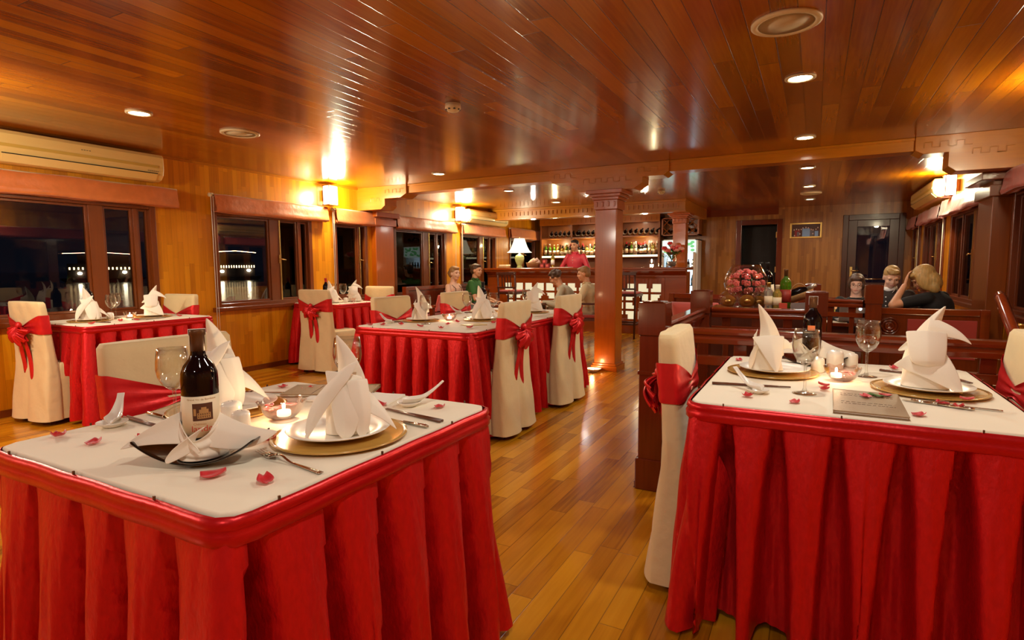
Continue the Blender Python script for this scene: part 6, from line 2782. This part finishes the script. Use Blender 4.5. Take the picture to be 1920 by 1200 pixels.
        for s in (-1, 1):
            HE((s * .078, .010, -.02), (.028, .060, .095))
            HE((s * .07, -.02, -.10), (.035, .05, .06))
        HE((0, .050, .080), (.075, .044, .032))
    elif hair_style == 'curly':
        rnd = random.Random(3)
        HE((0, -.03, .045), (.088, .094, .085))
        for _ in range(46):
            a, b2 = rnd.uniform(0, 6.28), rnd.uniform(-.3, 1.4)
            x, y, z = math.cos(a) * math.cos(b2), math.sin(a) * math.cos(b2), math.sin(b2)
            if y > .55 and z < .55:
                continue
            HE((.085 * x, -.026 + .094 * y, .040 + .085 * z), (.026, .026, .024))
    hm.build('hair', hair, t, remesh=.008, smoothmod=2)
    return t


# the couple on the settee by the left wall
person('woman with brown hair tied back in a dark strap top by the left wall', (-5.24, 7.80, 0), R(-90), pel=(0, -.02, .50), neck=(0, .02, .935), head_yaw=-12, head_pitch=-2,
       woman=True, skin=M_SKIN2, hair=M_HAIRL, hair_style='bun', shirt=M_BROWNC, sleeve='none', trousers=M_JEAN, thin_straps=True, wr=((-.16, .30, .56), (.14, .32, .56)))
person('man with short hair in a green polo shirt, seated by the left wall', (-5.13, 8.27, 0), R(-78), pel=(0, -.02, .50), neck=(0, .03, .98), head_yaw=-10, head_pitch=-4,
       skin=M_SKIN, hair=M_HAIRB, hair_style='short', shirt=M_GREENC, trousers=M_JEAN, collar=M_GREENC, wr=((-.20, .34, .60), (.16, .36, .62)))
# bartender
person('bartender with black hair in a red tunic standing behind the bar', (-4.24, 10.75, 0), R(172), pel=(0, 0, .93), neck=(0, .02, 1.46), standing=True, head_pitch=-8,
       skin=M_SKIN, hair=M_HAIRK, hair_style='short', shirt=M_REDC, sleeve='long', trousers=M_BLKC, collar=M_REDC, wr=((-.22, .30, 1.12), (.22, .30, 1.12)), buttons=True)
# two men in front of the bar
person('person with bushy brown hair leaning forward in a pale shirt', (-3.40, 8.62, 0), R(112), pel=(0, -.02, .50), neck=(0, .26, .88), head_yaw=0, head_pitch=-30,
       skin=M_SKIN, hair=M_HAIRB, hair_style='curly', shirt=M_GREYC, sleeve='long', trousers=M_KHAKI, wr=((-.16, .52, .62), (.14, .56, .60)), hd=((.2, 1, -.3), (-.2, 1, -.3)))
person('person in a cream short-sleeved shirt seated beside the column', (-3.06, 8.20, 0), R(102), pel=(0, -.06, .50), neck=(0, .0, .93), head_yaw=8, head_pitch=-12,
       skin=M_SKIN, hair=M_HAIRL, hair_style='short', shirt=M_CREAMC, trousers=M_KHAKI, collar=M_CREAMC, wr=((-.18, .30, .70), (.30, -.02, .68)), hint=((-.6, -.5, -.6), (.8, -.6, -.3)))
# lounge group
person('woman with short brown hair and glasses behind the silver laptop', (.42, 7.46, 0), R(176), pel=(0, -.03, .43), neck=(0, .04, .835), head_pitch=-12, woman=True,
       skin=M_SKIN2, hair=M_HAIRB, hair_style='bob', shirt=M_BLKC, sleeve='long', trousers=M_JEAN, glasses=True, wr=((-.10, .36, .63), (.10, .36, .63)), hk=.95)
person('man with short blond hair in a dark polo shirt looking down at the laptop', (.74, 7.36, 0), R(158), pel=(0, -.02, .46), neck=(0, .05, .93), head_yaw=28, head_pitch=-30,
       skin=M_SKIN2, hair=M_HAIRY, hair_style='quiff', shirt=M_DKC, trousers=M_KHAKI, collar=M_WHITEP, buttons=True, wr=((-.16, .34, .56), (.16, .34, .56)))
person('woman with long blond hair in black holding her forehead, on the carved settee', (1.02, 6.62, 0), R(60), pel=(0, -.06, .52), neck=(0, .02, .93), head_yaw=26, head_pitch=-34, woman=True,
       skin=M_SKIN, hair=M_HAIRY, hair_style='long', shirt=M_BLKC, sleeve='short', trousers=M_BLKC, wr=((-.155, .205, .985), (.16, .34, .66)), hint=((-.9, .2, -.8), (.6, -.5, -.6)),
       hd=((.35, -.05, 1), (-.2, 1, -.1)), hn=((.5, -.8, 0), (0, 0, -1)), curl=.25)
